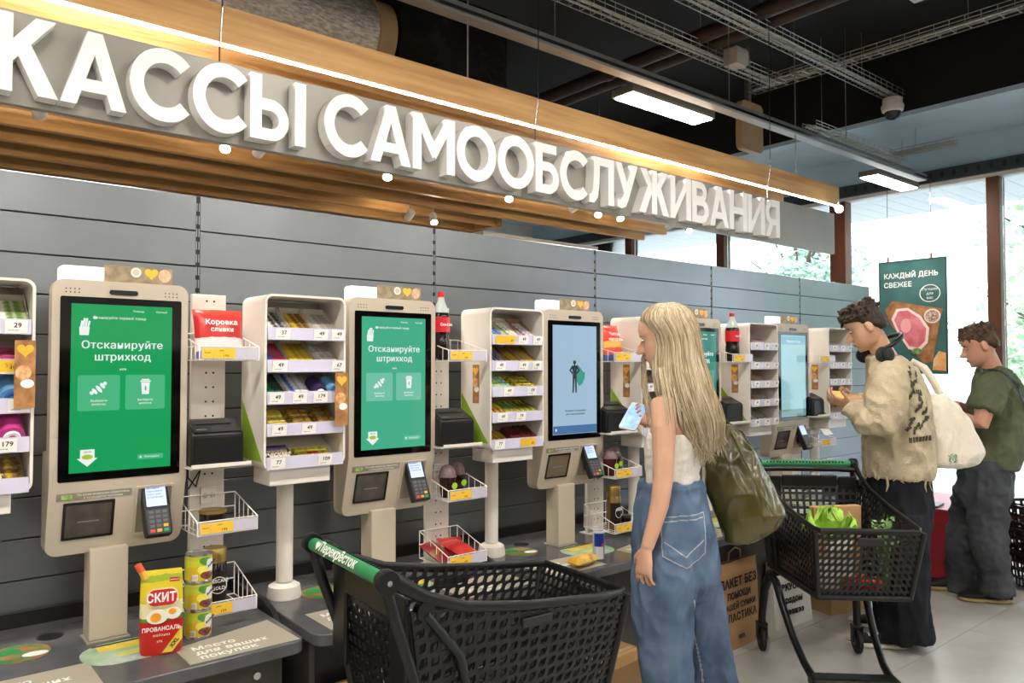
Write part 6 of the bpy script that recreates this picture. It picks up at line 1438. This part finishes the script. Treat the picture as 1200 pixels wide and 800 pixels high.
hand(mb, (-0.208, -0.15, 1.1474), (-.9, .3, .15), (-.1, .4, .8), (35, 40, 25), -1, 1.05)
mb.tube([(0.1446, 0.1, 1.3531), (0.18, 0.22, 1.2705), (0.0954, 0.25, 1.1317), (-0.0433, 0.15, 1.1833), (-0.1285, 0.08, 1.2094)], [.065, .06, .05, .04, .03], 12)
hand(mb, (-0.123, 0.08, 1.2094), (-.9, -.2, .05), (-.1, -.4, .8), (35, 40, 25), 1, 1.05)
HM3 = T(*(-0.0109, 0.0, 1.5846)) @ RZ(165) @ RY(22) @ T(0, 0, -.112)
head_mesh(mb, HM3, 1.05)
shape('body', mb, SK3, m2, .005, 2)
face_parts(m2, HM3, 1.05, mat('brow_brown', '4A3424', .8), mat('lips_c', 'A8645A', .5))
haircut(m2, HM3, 1.06, mat('hair_brown', '3A2A1E', .55, second='5E4632', scale=14, stretch=(4, 4, 1.5), bump=.8, bscale=40), .092, .07, 6, 110, .078)
TS = mat('cotton_olive', '4F5740', .85, second='626A50', scale=5, bump=.3, bscale=120)
mb = MB(); mb.rings([(*(0.06, 0.0, 1.4482), .085, .10, Y), (*(0.0818, 0.0, 1.41), .10, .165, Y), (*(0.0982, 0.0, 1.3663), .13, .205, Y), (*(0.1091, 0.0, 1.29), .15, .215, Y), (*(0.1091, 0.0, 1.1536), .16, .205, Y), (*(0.0927, 0.0, 0.9899), .155, .195, Y), (*(0.0709, 0.0, 0.8535), .155, .195, Y), (*(0.0655, 0.0, 0.8208), .155, .195, Y)], 38)
mb.tube([(0.0225, -0.12, 1.3582), (-0.0594, -0.2, 1.3182), (-0.1259, -0.24, 1.2365), (-0.1445, -0.245, 1.1953)], [.08, .09, .088, .085], 16); mb.tube([(0.1628, 0.12, 1.3526), (0.179, 0.2, 1.2826), (0.1467, 0.24, 1.1782)], [.08, .085, .08], 14)
ts = shape('t_shirt', mb, TS, m2, .008, 3, .018, (8, 8, 5), 9)
JG = denim('denim_grey', '3C3F44', '54585E')
mb = MB(); mb.rings([(*(0.0218, 0.0, 0.8808), .14, .18, Y), (*(0.0109, 0.0, 0.7717), .15, .185, Y), (*(0.0, 0.0, 0.6626), .155, .19, Y), (*(-0.0109, 0.0, 0.5698), .13, .17, Y)], 32)
mb.rings([(*(-0.0066, 0.08, 0.6771), .12, .11, Y), (*(-0.0384, 0.12, 0.4472), .108, .1, Y), (*(-0.072, 0.12, 0.2516), .096, .092, Y), (*(-0.072, 0.12, 0.084), .09, .09, Y), (*(-0.0832, 0.12, 0.0001), .094, .092, Y)], 26)
mb.rings([(*(-0.0229, -0.09, 0.7042), .12, .11, Y), (*(-0.052, -0.12, 0.496), .106, .1, Y), (*(-0.0414, -0.12, 0.3098), .096, .092, Y), (*(-0.0095, -0.12, 0.1501), .09, .09, Y), (*(-0.0041, -0.12, 0.049), .094, .092, Y)], 26)
shape('jeans', mb, JG, m2, .008, 3, .017, (8, 8, 6), 7)
DK_ = mat('shoe_dark', '1B1A1C', .6, bump=.3, bscale=40); TN = mat('sole_tan', 'B29A6C', .7)
shoe(m2, (-0.0158, 0.13, 0.0), (-.95, .25, 0), DK_, TN, None, .30, 1.1); shoe(m2, (0.0863, -0.12, 0.0), (-.95, .2, 0), DK_, TN, None, .30, 1.1)
project('bag_strap', strip([(-0.0494, 1.4436), (0.0247, 1.4224), (0.0987, 1.3484), (0.1516, 1.2161), (0.1728, 1.0575)], .03), ts, mat('strap_black', '23262A', .6), m2, y0=-.8, off=.006, res=.008)
